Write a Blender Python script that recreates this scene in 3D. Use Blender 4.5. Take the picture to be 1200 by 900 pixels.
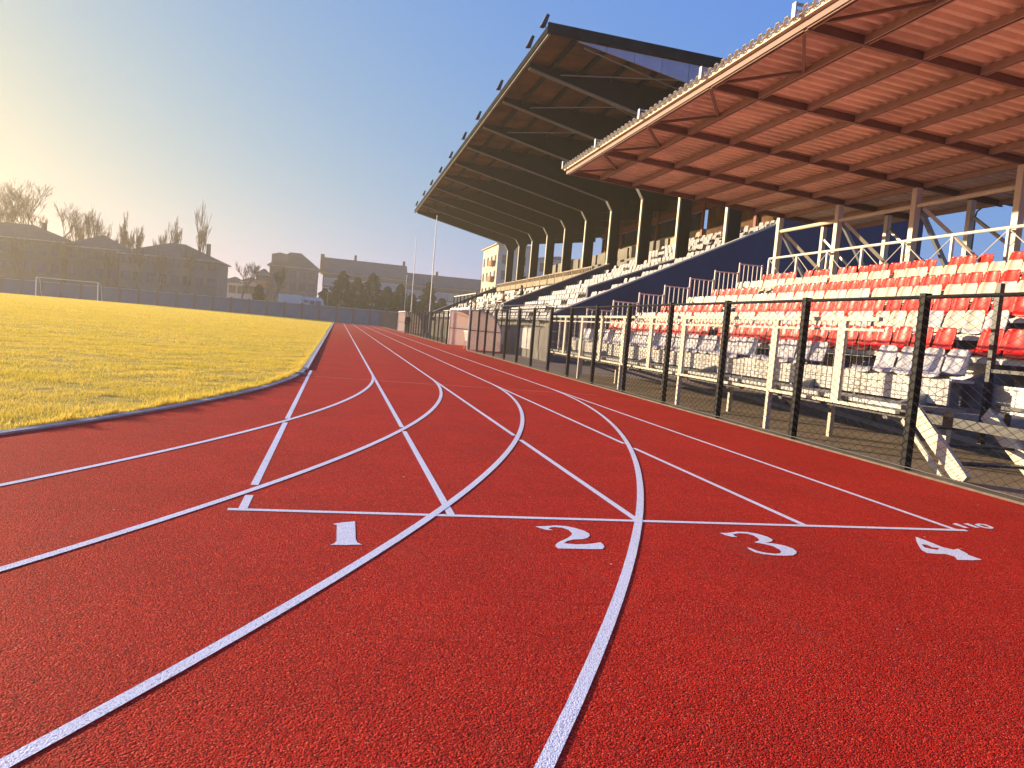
import bpy, bmesh, math, random
import numpy as np
from mathutils import Vector, Matrix
random.seed(7); rng = np.random.default_rng(7)
rad = math.radians
scn = bpy.context.scene
for o in list(bpy.data.objects): bpy.data.objects.remove(o)
COL = scn.collection

# ------------------------------------------------------------------ camera
FPX, YAW, PITCH, ROLL, CH = 910.42, 0.2252835, -0.0701159, -0.0840231, 1.1654
def cam_axes():
    cy, sy, cp, sp = math.cos(YAW), math.sin(YAW), math.cos(PITCH), math.sin(PITCH)
    f = Vector((sy*cp, cy*cp, sp)); r = Vector((cy, -sy, 0)); u = r.cross(f)
    cr, sr = math.cos(ROLL), math.sin(ROLL)
    return r*cr - u*sr, u*cr + r*sr, f
CR, CU, CF = cam_axes()
cd = bpy.data.cameras.new('camera'); cam = bpy.data.objects.new('camera', cd); COL.objects.link(cam)
cd.sensor_width = 36; cd.lens = 36*FPX/1200; cd.clip_start = 0.05; cd.clip_end = 3000
M = Matrix.Identity(4)
for i in range(3):
    M[i][0] = CR[i]; M[i][1] = CU[i]; M[i][2] = -CF[i]
M[2][3] = CH
cam.matrix_world = M
scn.camera = cam
def px_ray(x, y): return CF + CR*((x-600)/FPX) - CU*((y-450)/FPX)
def px_ground(x, y):                       # photo pixel -> point on the ground
    d = px_ray(x, y); t = -CH/d.z
    return (d.x*t, d.y*t)

# ------------------------------------------------------------------ light
SUN_AZ, SUN_EL = rad(-50), rad(9.2)        # azimuth from +Y (minus = to the left)
SD = Vector((math.sin(SUN_AZ)*math.cos(SUN_EL), math.cos(SUN_AZ)*math.cos(SUN_EL), math.sin(SUN_EL)))
w = bpy.data.worlds.new('World'); scn.world = w; w.use_nodes = True
nt = w.node_tree; bg = nt.nodes['Background']
sky = nt.nodes.new('ShaderNodeTexSky'); sky.sky_type = 'NISHITA'; sky.sun_disc = False
sky.sun_elevation = SUN_EL; sky.sun_rotation = SUN_AZ
sky.air_density = 1.0; sky.dust_density = 2.5; sky.ozone_density = 1.5; sky.altitude = 100
# the camera's tone curve on the sky, one power per channel
sr_ = nt.nodes.new('ShaderNodeSeparateColor'); cb_ = nt.nodes.new('ShaderNodeCombineColor')
nt.links.new(sky.outputs[0], sr_.inputs[0])
for i, (g_, k_) in enumerate(((.84,.42),(.55,.79),(-.21,2.9))):
    pw_ = nt.nodes.new('ShaderNodeMath'); pw_.operation = 'POWER'; pw_.inputs[1].default_value = g_
    ml_ = nt.nodes.new('ShaderNodeMath'); ml_.operation = 'MULTIPLY'; ml_.inputs[1].default_value = k_
    nt.links.new(sr_.outputs[i], pw_.inputs[0]); nt.links.new(pw_.outputs[0], ml_.inputs[0]); nt.links.new(ml_.outputs[0], cb_.inputs[i])
nt.links.new(cb_.outputs[0], bg.inputs[0]); bg.inputs[1].default_value = 0.12
sl = bpy.data.lights.new('sun', 'SUN'); sl.energy = 4.2; sl.angle = rad(0.6); sl.color = (1.0, 0.80, 0.52)
so = bpy.data.objects.new('sun', sl); COL.objects.link(so); so.location = (-60, 60, 40)
so.rotation_euler = SD.to_track_quat('Z', 'Y').to_euler()
vs = scn.view_settings; vs.view_transform = 'Standard'; vs.look = 'None'; vs.exposure = 1.38; vs.gamma = 1.0
vs.use_curve_mapping = False

# ------------------------------------------------------------------ materials
def newmat(name):
    m = bpy.data.materials.new(name); m.use_nodes = True
    return m, m.node_tree.nodes, m.node_tree.links, m.node_tree.nodes['Principled BSDF']
def mat(name, c, rough=0.7, var=0.15, scale=3.0, bump=0.0, bscale=60.0, metal=0.0, c2=None, spec=0.4, detail=4):
    m, N, L, P = newmat(name)
    tc = N.new('ShaderNodeTexCoord'); nz = N.new('ShaderNodeTexNoise'); nz.inputs['Scale'].default_value = scale
    nz.inputs['Detail'].default_value = detail; nz.inputs['Roughness'].default_value = 0.65
    L.new(tc.outputs['Object'], nz.inputs['Vector'])
    rp = N.new('ShaderNodeValToRGB'); rp.color_ramp.elements[0].position = 0.32; rp.color_ramp.elements[1].position = 0.68
    a = c2 if c2 else tuple(x*(1-var) for x in c); b = c if c2 else tuple(min(1, x*(1+var)) for x in c)
    rp.color_ramp.elements[0].color = (*a, 1); rp.color_ramp.elements[1].color = (*b, 1)
    L.new(nz.outputs['Fac'], rp.inputs[0]); L.new(rp.outputs[0], P.inputs['Base Color'])
    P.inputs['Roughness'].default_value = rough; P.inputs['Metallic'].default_value = metal
    P.inputs['Specular IOR Level'].default_value = spec
    if bump:
        n2 = N.new('ShaderNodeTexNoise'); n2.inputs['Scale'].default_value = bscale; n2.inputs['Detail'].default_value = 3
        L.new(tc.outputs['Object'], n2.inputs['Vector'])
        bp = N.new('ShaderNodeBump'); bp.inputs['Strength'].default_value = bump; bp.inputs['Distance'].default_value = 0.01
        L.new(n2.outputs['Fac'], bp.inputs['Height']); L.new(bp.outputs[0], P.inputs['Normal'])
    return m
def granule_mat(name, dark, mid, light, rough, cell, bumpd, patch=0.18, spec=0.35, specks=False):
    """rubber granules: voronoi cells with their own tone and relief, plus faint large patches"""
    m, N, L, P = newmat(name)
    tc = N.new('ShaderNodeTexCoord')
    v = N.new('ShaderNodeTexVoronoi'); v.inputs['Scale'].default_value = 1/cell
    L.new(tc.outputs['Object'], v.inputs['Vector'])
    sp = N.new('ShaderNodeSeparateColor'); L.new(v.outputs['Color'], sp.inputs[0])
    rp = N.new('ShaderNodeValToRGB'); e = rp.color_ramp.elements
    e[0].color = (*dark, 1); e[1].color = (*light, 1); e[1].position = 1.0
    k = e.new(0.5 if specks else .14); k.color = (*mid, 1); k2 = e.new(0.88); k2.color = (*[x*1.12 for x in mid], 1)
    L.new(sp.outputs[0], rp.inputs[0])
    nz = N.new('ShaderNodeTexNoise'); nz.inputs['Scale'].default_value = 0.9; nz.inputs['Detail'].default_value = 6; nz.inputs['Roughness'].default_value = .7
    L.new(tc.outputs['Object'], nz.inputs['Vector'])
    mr = N.new('ShaderNodeMapRange'); mr.inputs[1].default_value = .3; mr.inputs[2].default_value = .7
    mr.inputs[3].default_value = 1-patch; mr.inputs[4].default_value = 1+patch
    L.new(nz.outputs['Fac'], mr.inputs[0])
    hs = N.new('ShaderNodeMix'); hs.data_type = 'RGBA'; hs.blend_type = 'MULTIPLY'; hs.inputs[0].default_value = 1
    L.new(rp.outputs[0], hs.inputs[6]); L.new(mr.outputs[0], hs.inputs[7]); L.new(hs.outputs[2], P.inputs['Base Color'])
    if specks:
        vs_ = N.new('ShaderNodeTexVoronoi'); vs_.inputs['Scale'].default_value = 4.5; L.new(tc.outputs['Object'], vs_.inputs['Vector'])
        s2 = N.new('ShaderNodeSeparateColor'); L.new(vs_.outputs['Color'], s2.inputs[0])
        th = N.new('ShaderNodeMath'); th.operation = 'MULTIPLY'; th.inputs[1].default_value = .045; L.new(s2.outputs[1], th.inputs[0])
        lt = N.new('ShaderNodeMath'); lt.operation = 'LESS_THAN'; L.new(vs_.outputs['Distance'], lt.inputs[0]); L.new(th.outputs[0], lt.inputs[1])
        hi = N.new('ShaderNodeMath'); hi.operation = 'GREATER_THAN'; hi.inputs[1].default_value = .55; L.new(s2.outputs[2], hi.inputs[0])
        an = N.new('ShaderNodeMath'); an.operation = 'MULTIPLY'; L.new(lt.outputs[0], an.inputs[0]); L.new(hi.outputs[0], an.inputs[1])
        # dusty scuffs stretched along the lanes
        mp = N.new('ShaderNodeMapping'); mp.inputs['Scale'].default_value = (2.2,.5,1); L.new(tc.outputs['Object'], mp.inputs['Vector'])
        n3 = N.new('ShaderNodeTexNoise'); n3.inputs['Scale'].default_value = 1.6; n3.inputs['Detail'].default_value = 8; n3.inputs['Roughness'].default_value = .75; L.new(mp.outputs[0], n3.inputs['Vector'])
        m3 = N.new('ShaderNodeMapRange'); m3.inputs[1].default_value = .54; m3.inputs[2].default_value = .74; m3.inputs[3].default_value = 0; m3.inputs[4].default_value = .30; L.new(n3.outputs['Fac'], m3.inputs[0])
        mx1 = N.new('ShaderNodeMix'); mx1.data_type = 'RGBA'; L.new(m3.outputs[0], mx1.inputs[0]); L.new(hs.outputs[2], mx1.inputs[6]); mx1.inputs[7].default_value = (.36,.085,.045,1)
        mx2 = N.new('ShaderNodeMix'); mx2.data_type = 'RGBA'; L.new(an.outputs[0], mx2.inputs[0]); L.new(mx1.outputs[2], mx2.inputs[6]); mx2.inputs[7].default_value = (.72,.55,.42,1)
        L.new(mx2.outputs[2], P.inputs['Base Color'])
    n2 = N.new('ShaderNodeTexNoise'); n2.inputs['Scale'].default_value = 0.55/cell; n2.inputs['Detail'].default_value = 2
    L.new(tc.outputs['Object'], n2.inputs['Vector'])
    ad = N.new('ShaderNodeMath'); ad.operation = 'SUBTRACT'; L.new(n2.outputs['Fac'], ad.inputs[0])
    ml = N.new('ShaderNodeMath'); ml.operation = 'MULTIPLY'; ml.inputs[1].default_value = 0.6; L.new(v.outputs['Distance'], ml.inputs[0]); L.new(ml.outputs[0], ad.inputs[1])
    bp = N.new('ShaderNodeBump'); bp.inputs['Strength'].default_value = 0.9; bp.inputs['Distance'].default_value = bumpd
    L.new(ad.outputs[0], bp.inputs['Height']); L.new(bp.outputs[0], P.inputs['Normal'])
    P.inputs['Roughness'].default_value = rough; P.inputs['Specular IOR Level'].default_value = spec
    return m
def leaf_mat(name, c1, c2, trans=0.35, c3=None, green=None):
    m, N, L, P = newmat(name)
    g = N.new('ShaderNodeNewGeometry'); rp = N.new('ShaderNodeValToRGB')
    rp.color_ramp.elements[0].color = (*c1, 1); rp.color_ramp.elements[1].color = (*c2, 1)
    if c3: e = rp.color_ramp.elements.new(0.85); e.color = (*c3, 1)
    L.new(g.outputs['Random Per Island'], rp.inputs[0])
    col = rp.outputs[0]
    if green:
        tc = N.new('ShaderNodeTexCoord'); nz = N.new('ShaderNodeTexNoise'); nz.inputs['Scale'].default_value = .55; nz.inputs['Detail'].default_value = 6; nz.inputs['Roughness'].default_value = .7
        L.new(tc.outputs['Object'], nz.inputs['Vector'])
        mr = N.new('ShaderNodeMapRange'); mr.inputs[1].default_value = .42; mr.inputs[2].default_value = .68; mr.inputs[4].default_value = .75; L.new(nz.outputs['Fac'], mr.inputs[0])
        mx0 = N.new('ShaderNodeMix'); mx0.data_type = 'RGBA'; L.new(mr.outputs[0], mx0.inputs[0]); L.new(col, mx0.inputs[6]); mx0.inputs[7].default_value = (*green,1); col = mx0.outputs[2]
    L.new(col, P.inputs['Base Color']); P.inputs['Roughness'].default_value = 0.6; P.inputs['Specular IOR Level'].default_value = .25
    t = N.new('ShaderNodeBsdfTranslucent'); L.new(col, t.inputs[0])
    mx = N.new('ShaderNodeMixShader'); mx.inputs[0].default_value = trans
    L.new(P.outputs[0], mx.inputs[1]); L.new(t.outputs[0], mx.inputs[2]); L.new(mx.outputs[0], N['Material Output'].inputs[0])
    return m
def glass_mat(name, c, rough=0.08):
    m, N, L, P = newmat(name); P.inputs['Base Color'].default_value = (*c, 1); P.inputs['Roughness'].default_value = rough
    P.inputs['Specular IOR Level'].default_value = 0.8
    return m
def poly_mat(name, c, trans=0.5):
    m, N, L, P = newmat(name); P.inputs['Base Color'].default_value = (*c, 1); P.inputs['Roughness'].default_value = 0.45
    t = N.new('ShaderNodeBsdfTranslucent'); t.inputs[0].default_value = (*c, 1)
    mx = N.new('ShaderNodeMixShader'); mx.inputs[0].default_value = trans
    L.new(P.outputs[0], mx.inputs[1]); L.new(t.outputs[0], mx.inputs[2]); L.new(mx.outputs[0], N['Material Output'].inputs[0])
    return m
MT = dict(
 track = granule_mat('red_rubber', (.17,.007,.004), (.60,.022,.008), (.86,.12,.055), .8, .0058, .005, .14, spec=.12, specks=True),
 paint = granule_mat('line_paint', (.60,.42,.40), (.88,.87,.88), (.95,.94,.94), .55, .0052, .003, .06),
 thin = granule_mat('worn_line_paint', (.40,.16,.13), (.60,.34,.30), (.8,.6,.55), .6, .0052, .003, .15),
 earth = mat('earth', (.42,.31,.21), .95, 0, 1.2, .8, 35, c2=(.26,.185,.12)),
 soil = mat('field_soil', (.60,.40,.05), .95, 0, 1.7, .9, 22, c2=(.32,.25,.035)),
 kerb = mat('kerb_concrete', (.50,.47,.42), .85, .2, 6, .3, 90),
 footing = mat('dusty_footing', (.17,.135,.105), .9, .3, 5, .4, 60),
 kerbw = mat('kerb_white', (.68,.67,.64), .7, .12, 5),
 black = mat('black_steel', (.008,.008,.009), .6, .3, 8, spec=.15),
 dark = mat('dark_steel', (.03,.03,.034), .5, .3, 8),
 wire = mat('galvanised_wire', (.06,.058,.055), .5, .2, 12),
 cream = mat('cream_steel', (.70,.66,.52), .5, 0, 3, .1, 40, c2=(.62,.56,.42)),
 white = mat('white_steel', (.72,.71,.68), .5, .08, 4),
 galv = mat('galvanised_steel', (.30,.31,.32), .45, .07, 5, metal=.4),
 board = mat('white_boards', (.74,.71,.64), .65, 0, 2.2, .15, 50, c2=(.42,.39,.36)),
 seatr = mat('red_plastic', (.62,.014,.010), .35, .1, 5, spec=.5),
 seatw = mat('white_plastic', (.54,.485,.415), .4, .1, 2.5, spec=.5),
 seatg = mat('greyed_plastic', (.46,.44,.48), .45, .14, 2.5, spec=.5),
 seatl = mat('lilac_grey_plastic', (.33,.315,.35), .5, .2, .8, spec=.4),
 sheet = mat('bounce_tinted_sheet', (.76,.60,.47), .5, .2, .9, spec=.4),  # white sheets, red bounce from the track put into the base colour
 steelr = mat('bounce_red_steel', (.19,.10,.075), .5, .15, 3),  # white canopy steel with the red bounce light in its colour
 steelp = mat('pale_bounce_steel', (.40,.26,.20), .45, .12, 3),  # paler purlin steel, red bounce light likewise put into the colour
 eave = mat('cream_eave', (.66,.62,.45), .5, .1, 3),
 concrete = mat('concrete', (.22,.20,.175), .85, .25, 1.2, .3, 40),
 creamwall = mat('cream_plaster', (.52,.43,.27), .85, .12, 1.0),
 beige = mat('beige_concrete', (.36,.29,.21), .9, .25, 1.5),
 navy = mat('navy_paint', (.030,.042,.095), .6, .2, .9),
 cap = mat('parapet_cap', (.55,.52,.47), .8, .15, 3),
 beam = mat('dark_roof_beam', (.015,.014,.013), .7, .2, 2, spec=.12),
 flange = mat('grey_flange', (.13,.125,.12), .6, .15, 2),
 deck = mat('brown_roof_deck', (.19,.092,.040), .85, 0, .75, c2=(.06,.032,.018), spec=.1),
 fascia = mat('weathered_fascia', (.014,.015,.018), .9, .4, 2.5, spec=.04),
 panelb = mat('pale_blue_grey_panel', (.30,.34,.42), .6, .12, 1.5),
 brownred = mat('red_brown_paint', (.22,.035,.02), .6, .15, 2),
 glass = glass_mat('window_glass', (.03,.035,.045)),
 pglass = glass_mat('pale_window', (.30,.33,.36), .15),
 pink = poly_mat('pink_polycarbonate', (.90,.79,.74), .5),
 clear = poly_mat('pale_polycarbonate', (.62,.60,.60), .5),
 plastic = mat('white_chair_plastic', (.78,.77,.74), .35, .05, 4),
 wallb = mat('slate_blue_wall', (.13,.16,.22), .85, .15, .8),
 wallr = mat('brick_red_pier', (.17,.10,.09), .85, .15, 1.2),
 facw = mat('pale_render', (.62,.59,.54), .9, .1, .5),
 facg = mat('grey_render', (.19,.175,.16), .9, .12, .4),
 facb = mat('brown_render', (.15,.12,.095), .9, .12, .4),
 faco = mat('orange_render', (.40,.165,.075), .9, .1, .5),
 facy = mat('yellow_render', (.64,.54,.40), .9, .08, .6),
 roof = mat('roof_tiles', (.11,.075,.06), .85, .2, .8),
 roofg = mat('grey_roof', (.10,.095,.09), .8, .15, .6),
 bark = mat('bark', (.10,.075,.055), .95, .25, 5),
 twig = mat('twig', (.17,.115,.075), .95, .2, 2),
 conifer = leaf_mat('conifer_needles', (.025,.045,.02), (.07,.085,.03), .2),
 grass = leaf_mat('grass_blades', (.52,.39,.03), (.96,.64,.065), .5, (.98,.76,.19), green=(.62,.52,.04)),
 cloth = mat('dark_cloth', (.012,.012,.016), .9, .2, 20),
 tan = mat('tan_cloth', (.36,.22,.12), .9, .15, 20),
 skin = mat('skin', (.50,.30,.21), .55, .05, 10),
 hair = mat('dark_hair', (.02,.014,.01), .6, .2, 30),
 blue = mat('truck_cab', (.50,.48,.46), .4, .1, 2),
 tyre = mat('tyre', (.015,.015,.015), .8, .1, 10),
)

# ------------------------------------------------------------------ builders
def link(o, parent=None):
    COL.objects.link(o)
    if parent is not None: o.parent = parent
    return o
def tag(o, label=None, cat=None, group=None, kind=None):
    if label: o['label'] = label
    if cat: o['category'] = cat
    if group: o['group'] = group
    if kind: o['kind'] = kind
    return o
def empty(name, loc=(0,0,0), rz=0.0, **k):
    o = bpy.data.objects.new(name, None); o.location = loc; o.rotation_euler = (0,0,rz); o.empty_display_size = .2
    link(o); return tag(o, **k)
class MB:
    def __init__(s): s.v = []; s.f = []
    def add(s, vs, fs):
        b = len(s.v); s.v += [tuple(q) for q in vs]; s.f += [tuple(b+i for i in f) for f in fs]; return s
    def box(s, x0, x1, y0, y1, z0, z1):
        return s.add([(x0,y0,z0),(x1,y0,z0),(x1,y1,z0),(x0,y1,z0),(x0,y0,z1),(x1,y0,z1),(x1,y1,z1),(x0,y1,z1)],
              [(3,2,1,0),(4,5,6,7),(0,1,5,4),(1,2,6,5),(2,3,7,6),(3,0,4,7)])
    def bar(s, a, b, w, h, up=(0,0,1)):
        a, b = Vector(a), Vector(b); d = (b-a).normalized(); up = Vector(up)
        if abs(d.dot(up)) > .98: up = Vector((0,1,0))
        sx = d.cross(up).normalized()*(w/2); sz = sx.cross(d).normalized()*(h/2)
        vs = [q+i*sx+j*sz for q in (a,b) for i,j in ((-1,-1),(1,-1),(1,1),(-1,1))]
        return s.add(vs, [(0,1,2,3),(7,6,5,4),(0,4,5,1),(1,5,6,2),(2,6,7,3),(3,7,4,0)])
    def tube(s, a, b, r0, r1=None, n=8, cap=True):
        r1 = r0 if r1 is None else r1
        a, b = Vector(a), Vector(b); d = (b-a).normalized()
        u = d.cross(Vector((0,0,1)) if abs(d.z) < .95 else Vector((1,0,0))).normalized(); v = d.cross(u)
        vs = [q + (u*math.cos(2*math.pi*i/n)+v*math.sin(2*math.pi*i/n))*r for q,r in ((a,r0),(b,r1)) for i in range(n)]
        fs = [(i,(i+1)%n,n+(i+1)%n,n+i) for i in range(n)]
        if cap: fs += [tuple(range(n))[::-1], tuple(range(n,2*n))]
        return s.add(vs, fs)
    def prism(s, pts, y0, y1):              # polygon in XZ, extruded along Y
        n = len(pts)
        vs = [(x,y0,z) for x,z in pts]+[(x,y1,z) for x,z in pts]
        return s.add(vs, [tuple(range(n)), tuple(range(n,2*n))[::-1]]+[(i,n+i,n+(i+1)%n,(i+1)%n) for i in range(n)])
    def slab(s, pts, z0, z1):               # polygon in XY, extruded along Z
        n = len(pts)
        vs = [(x,y,z0) for x,y in pts]+[(x,y,z1) for x,y in pts]
        return s.add(vs, [tuple(range(n))[::-1], tuple(range(n,2*n))]+[(i,(i+1)%n,n+(i+1)%n,n+i) for i in range(n)])
    def mesh(s, name, m, smooth=False):
        me = bpy.data.meshes.new(name); me.from_pydata(s.v, [], s.f); me.validate()
        bm = bmesh.new(); bm.from_mesh(me); bmesh.ops.recalc_face_normals(bm, faces=bm.faces); bm.to_mesh(me); bm.free()
        me.materials.append(MT[m] if isinstance(m, str) else m)
        if smooth: me.polygons.foreach_set('use_smooth', [True]*len(me.polygons))
        return me
    def build(s, name, m, parent=None, loc=None, smooth=False, kind=None):
        o = bpy.data.objects.new(name, s.mesh(name, m, smooth)); link(o, parent)
        if loc is not None: o.location = loc
        if kind: o['kind'] = kind
        return o
def inst(name, me, parent, loc=(0,0,0), rz=0.0, scale=None):
    o = bpy.data.objects.new(name, me); link(o, parent); o.location = loc; o.rotation_euler = (0,0,rz)
    if scale: o.scale = scale
    return o
def copy_tree(o, parent=None):
    c = o.copy(); link(c, parent)
    for ch in list(o.children): copy_tree(ch, c)
    return c
def flat(name, pts, z, m, parent=None):     # flat ngon sheet
    me = bpy.data.meshes.new(name); me.from_pydata([(x,y,z) for x,y in pts], [], [tuple(range(len(pts)))])
    bm = bmesh.new(); bm.from_mesh(me); bmesh.ops.recalc_face_normals(bm, faces=bm.faces)
    for f in bm.faces:
        if f.normal.z < 0: f.normal_flip()
    bmesh.ops.triangulate(bm, faces=bm.faces); bm.to_mesh(me); bm.free()
    me.materials.append(MT[m]); o = bpy.data.objects.new(name, me); link(o, parent); return o

# ================================================================== THE SETTING
XA, LW = -0.467, 1.22                       # inner edge of lane one, lane width
YS, YT = 4.657, 14.68                       # start line, tangent line
YC, R0 = 16.3, 24.25                        # bend centre and inner radius
XC = XA - R0
YEND = 121.0
def arc(r, a0, a1, n): return [(XC + r*math.cos(a), YC - r*math.sin(a)) for a in [a0+(a1-a0)*i/n for i in range(n+1)]]
g = MB().box(-420, 420, -60, 700, -.5, -.03).build('ground', 'earth'); tag(g, kind='structure')
trk = flat('track', [(5.98,-40),(5.98,YEND)]+[(XA-.11,YEND)]+arc(R0-.11, 0, rad(110), 48)+[(-40,-40)], 0.0, 'track'); tag(trk, kind='structure')

# field with a slight crown
def fz(x, y): return max(0, .26*(1-((x+35)/36)**2))*min(1, max(0,(y-4)/40)) + .008
b = bmesh.new()
inner = [(XA-.22,YEND+1.5)]+[(XA-.22, y) for y in np.arange(118, YC+1, -4.0)]+arc(R0-.22, 0, rad(100), 40)
gx = np.linspace(0, 1, 15)**1.5
rows = []
for (x, y) in inner:
    rows.append([b.verts.new((x+(-78-x)*t, y, fz(x+(-78-x)*t, y))) for t in gx])
for r1, r2 in zip(rows[:-1], rows[1:]):
    for i in range(len(gx)-1): b.faces.new((r1[i], r1[i+1], r2[i+1], r2[i]))
bmesh.ops.recalc_face_normals(b, faces=b.faces)
me = bpy.data.meshes.new('field'); b.to_mesh(me); b.free(); me.materials.append(MT['soil'])
for pl in me.polygons:
    if pl.normal.z < 0: pl.flip()
fld = link(bpy.data.objects.new('field', me)); tag(fld, kind='structure')

def strip(name, inner_pts, outer_pts, z0, z1, m, parent=None):
    n = len(inner_pts); mb = MB()
    vs = [(x,y,z1) for x,y in inner_pts]+[(x,y,z1) for x,y in outer_pts]+[(x,y,z0) for x,y in inner_pts]+[(x,y,z0) for x,y in outer_pts]
    fs = []
    for i in range(n-1):
        fs += [(i,i+1,n+i+1,n+i),(n+i,n+i+1,3*n+i+1,3*n+i),(i,2*n+i,2*n+i+1,i+1)]
    mb.add(vs, fs); return mb.build(name, m, parent)
kb = strip('kerb', arc(R0-.20,0,rad(105),70), arc(R0-.105,0,rad(105),70), -.02, .018, 'kerb'); tag(kb, kind='structure')
# the straight kerb, stone by stone
stone = MB().box(-.045,.045,.006,.994,-.02,.03).mesh('kerb_stone', 'kerb')
ledge = MB().box(-.02,.02,0,YEND-YC,-.01,.034).build('kerb_edge', 'kerbw', kb, loc=(XA-.084,YC,0))
for i in range(int(YEND-YC)): inst('kerb_stone', stone, kb, (XA-.152, YC+i, 0))
MB().box(-.09,.09,-.07,.07,0,.035).box(-.07,.07,-.05,.05,.035,.042).build('drain_box', 'galv', kb, loc=(XA-.15,14.95,.0))

# ---------------------------------------------------------------- painted lines
Z1 = .0015; LWD = .05
def ribbon(name, pts, wd, z, m='paint'):
    me = bpy.data.meshes.new(name); P = [Vector((x,y,0)) for x,y in pts]; V = []
    for i, q in enumerate(P):
        d = (P[min(i+1,len(P)-1)]-P[max(i-1,0)]).normalized(); nn = Vector((-d.y,d.x,0))*wd/2
        V += [(q+nn).to_tuple()[:2]+(z,), (q-nn).to_tuple()[:2]+(z,)]
    me.from_pydata(V, [], [(2*i,2*i+1,2*i+3,2*i+2) for i in range(len(P)-1)])
    for pl in me.polygons:
        if pl.normal.z < 0: pl.flip()
    me.materials.append(MT[m]); o = bpy.data.objects.new(name, me); link(o, trk); return o
for k in range(1, 5):
    ribbon('curved_lane_line', arc(R0+LW*k, 0, rad(108), 150), LWD, .0032)
for k in range(5):
    X = XA+LW*k; cuts = []
    for j in range(k+1, 5):
        yy = YC - math.sqrt((R0+LW*j)**2-(X-XC)**2)
        if yy > YS+.25: cuts.append((yy-.25, yy+.25))
    cuts.sort(); y0 = YS
    end = YC-.2 if k == 0 else YEND-2
    for c0, c1 in cuts:
        # gap shaped by how obliquely the curve crosses
        ribbon('lane_line', [(X,y0),(X,c0+.10)], LWD, Z1); y0 = c1-.10
    ribbon('lane_line', [(X,y0),(X,end)], LWD, Z1)
ribbon('start_line', [(XA-.08,YS-.025),(XA+LW*4+.08,YS-.025)], LWD, .0024)
ribbon('tangent_line', [(XA,YT),(XA+LW*4+.7,YT)], .025, .002, 'thin')
ribbon('finish_line', [(XA,YS+110),(XA+LW*4,YS+110)], .05, .0024)
def glyph(name, pts, ox, oy, zm, hole=None):
    q = [px_ground(x/zm+ox, y/zm+oy) for x,y in pts]
    if hole:
        h = [px_ground(x/zm+ox, y/zm+oy) for x,y in hole]
        i = min(range(len(q)), key=lambda a: (q[a][0]-h[0][0])**2+(q[a][1]-h[0][1])**2)
        me = bpy.data.meshes.new(name); bm = bmesh.new()
        es = []
        for loop in (q, h):
            vv = [bm.verts.new((x,y,.0018)) for x,y in loop]
            es += [bm.edges.new((vv[a], vv[(a+1)%len(vv)])) for a in range(len(vv))]
        bmesh.ops.triangle_fill(bm, edges=es, use_beauty=True, use_dissolve=False)
        for f in bm.faces:
            if f.normal.z < 0: f.normal_flip()
        bm.to_mesh(me); bm.free(); me.materials.append(MT['paint']); return link(bpy.data.objects.new(name, me), trk)
    return flat(name, q, .0018, 'paint', trk)
glyph('number_one', [(840,325),(900,316),(996,307),(1001,430),(1010,455),(1045,471),(930,474),(820,472),(850,463),(866,445),(868,334)], 250,560,6)
glyph('number_two', [(180,248),(270,245),(340,240),(420,245),(500,262),(565,282),(605,305),(607,322),(590,338),(550,347),(480,350),(430,362),(405,380),(500,388),(580,387),(640,380),(690,372),(715,392),(722,410),(705,425),(600,425),(480,422),(360,420),(340,405),(340,390),(360,372),(400,355),(440,335),(465,315),(468,300),(440,275),(390,258),(330,253),(295,258),(285,265),(320,277),(270,275),(230,265)], 600,580,6.6667)
glyph('number_three', [(155,232),(210,232),(290,222),(370,225),(450,238),(530,262),(570,285),(565,297),(535,305),(510,308),(580,315),(660,330),(725,352),(757,375),(755,393),(730,407),(670,410),(590,408),(500,398),(430,383),(385,360),(370,345),(400,352),(450,373),(520,388),(590,395),(625,393),(637,380),(620,360),(570,335),(500,318),(425,305),(450,297),(465,290),(455,275),(420,252),(370,238),(310,235),(270,240),(262,250),(295,263),(250,262),(200,250)], 820,590,6.6667)
glyph('number_four', [(437,415),(520,445),(625,488),(700,506),(735,500),(800,533),(808,543),(905,578),(840,581),(730,578),(712,555),(650,537),(590,536),(520,530),(480,510),(465,488),(445,450)], 1000,560,6, hole=[(480,468),(520,473),(555,490),(605,495),(592,508),(540,500),(500,490)])
for pts, hole in (([(694,325),(722,319),(812,353),(784,354)], None), ([(772,324),(803,320),(888,352),(862,352)], None),
     ([(850,328),(880,322),(930,328),(975,345),(990,354),(975,360),(930,355),(880,343)], [(885,330),(920,334),(950,345),(960,352),(930,348),(900,340)])):
    glyph('small_number', pts, 1000,560,6, hole)

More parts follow.
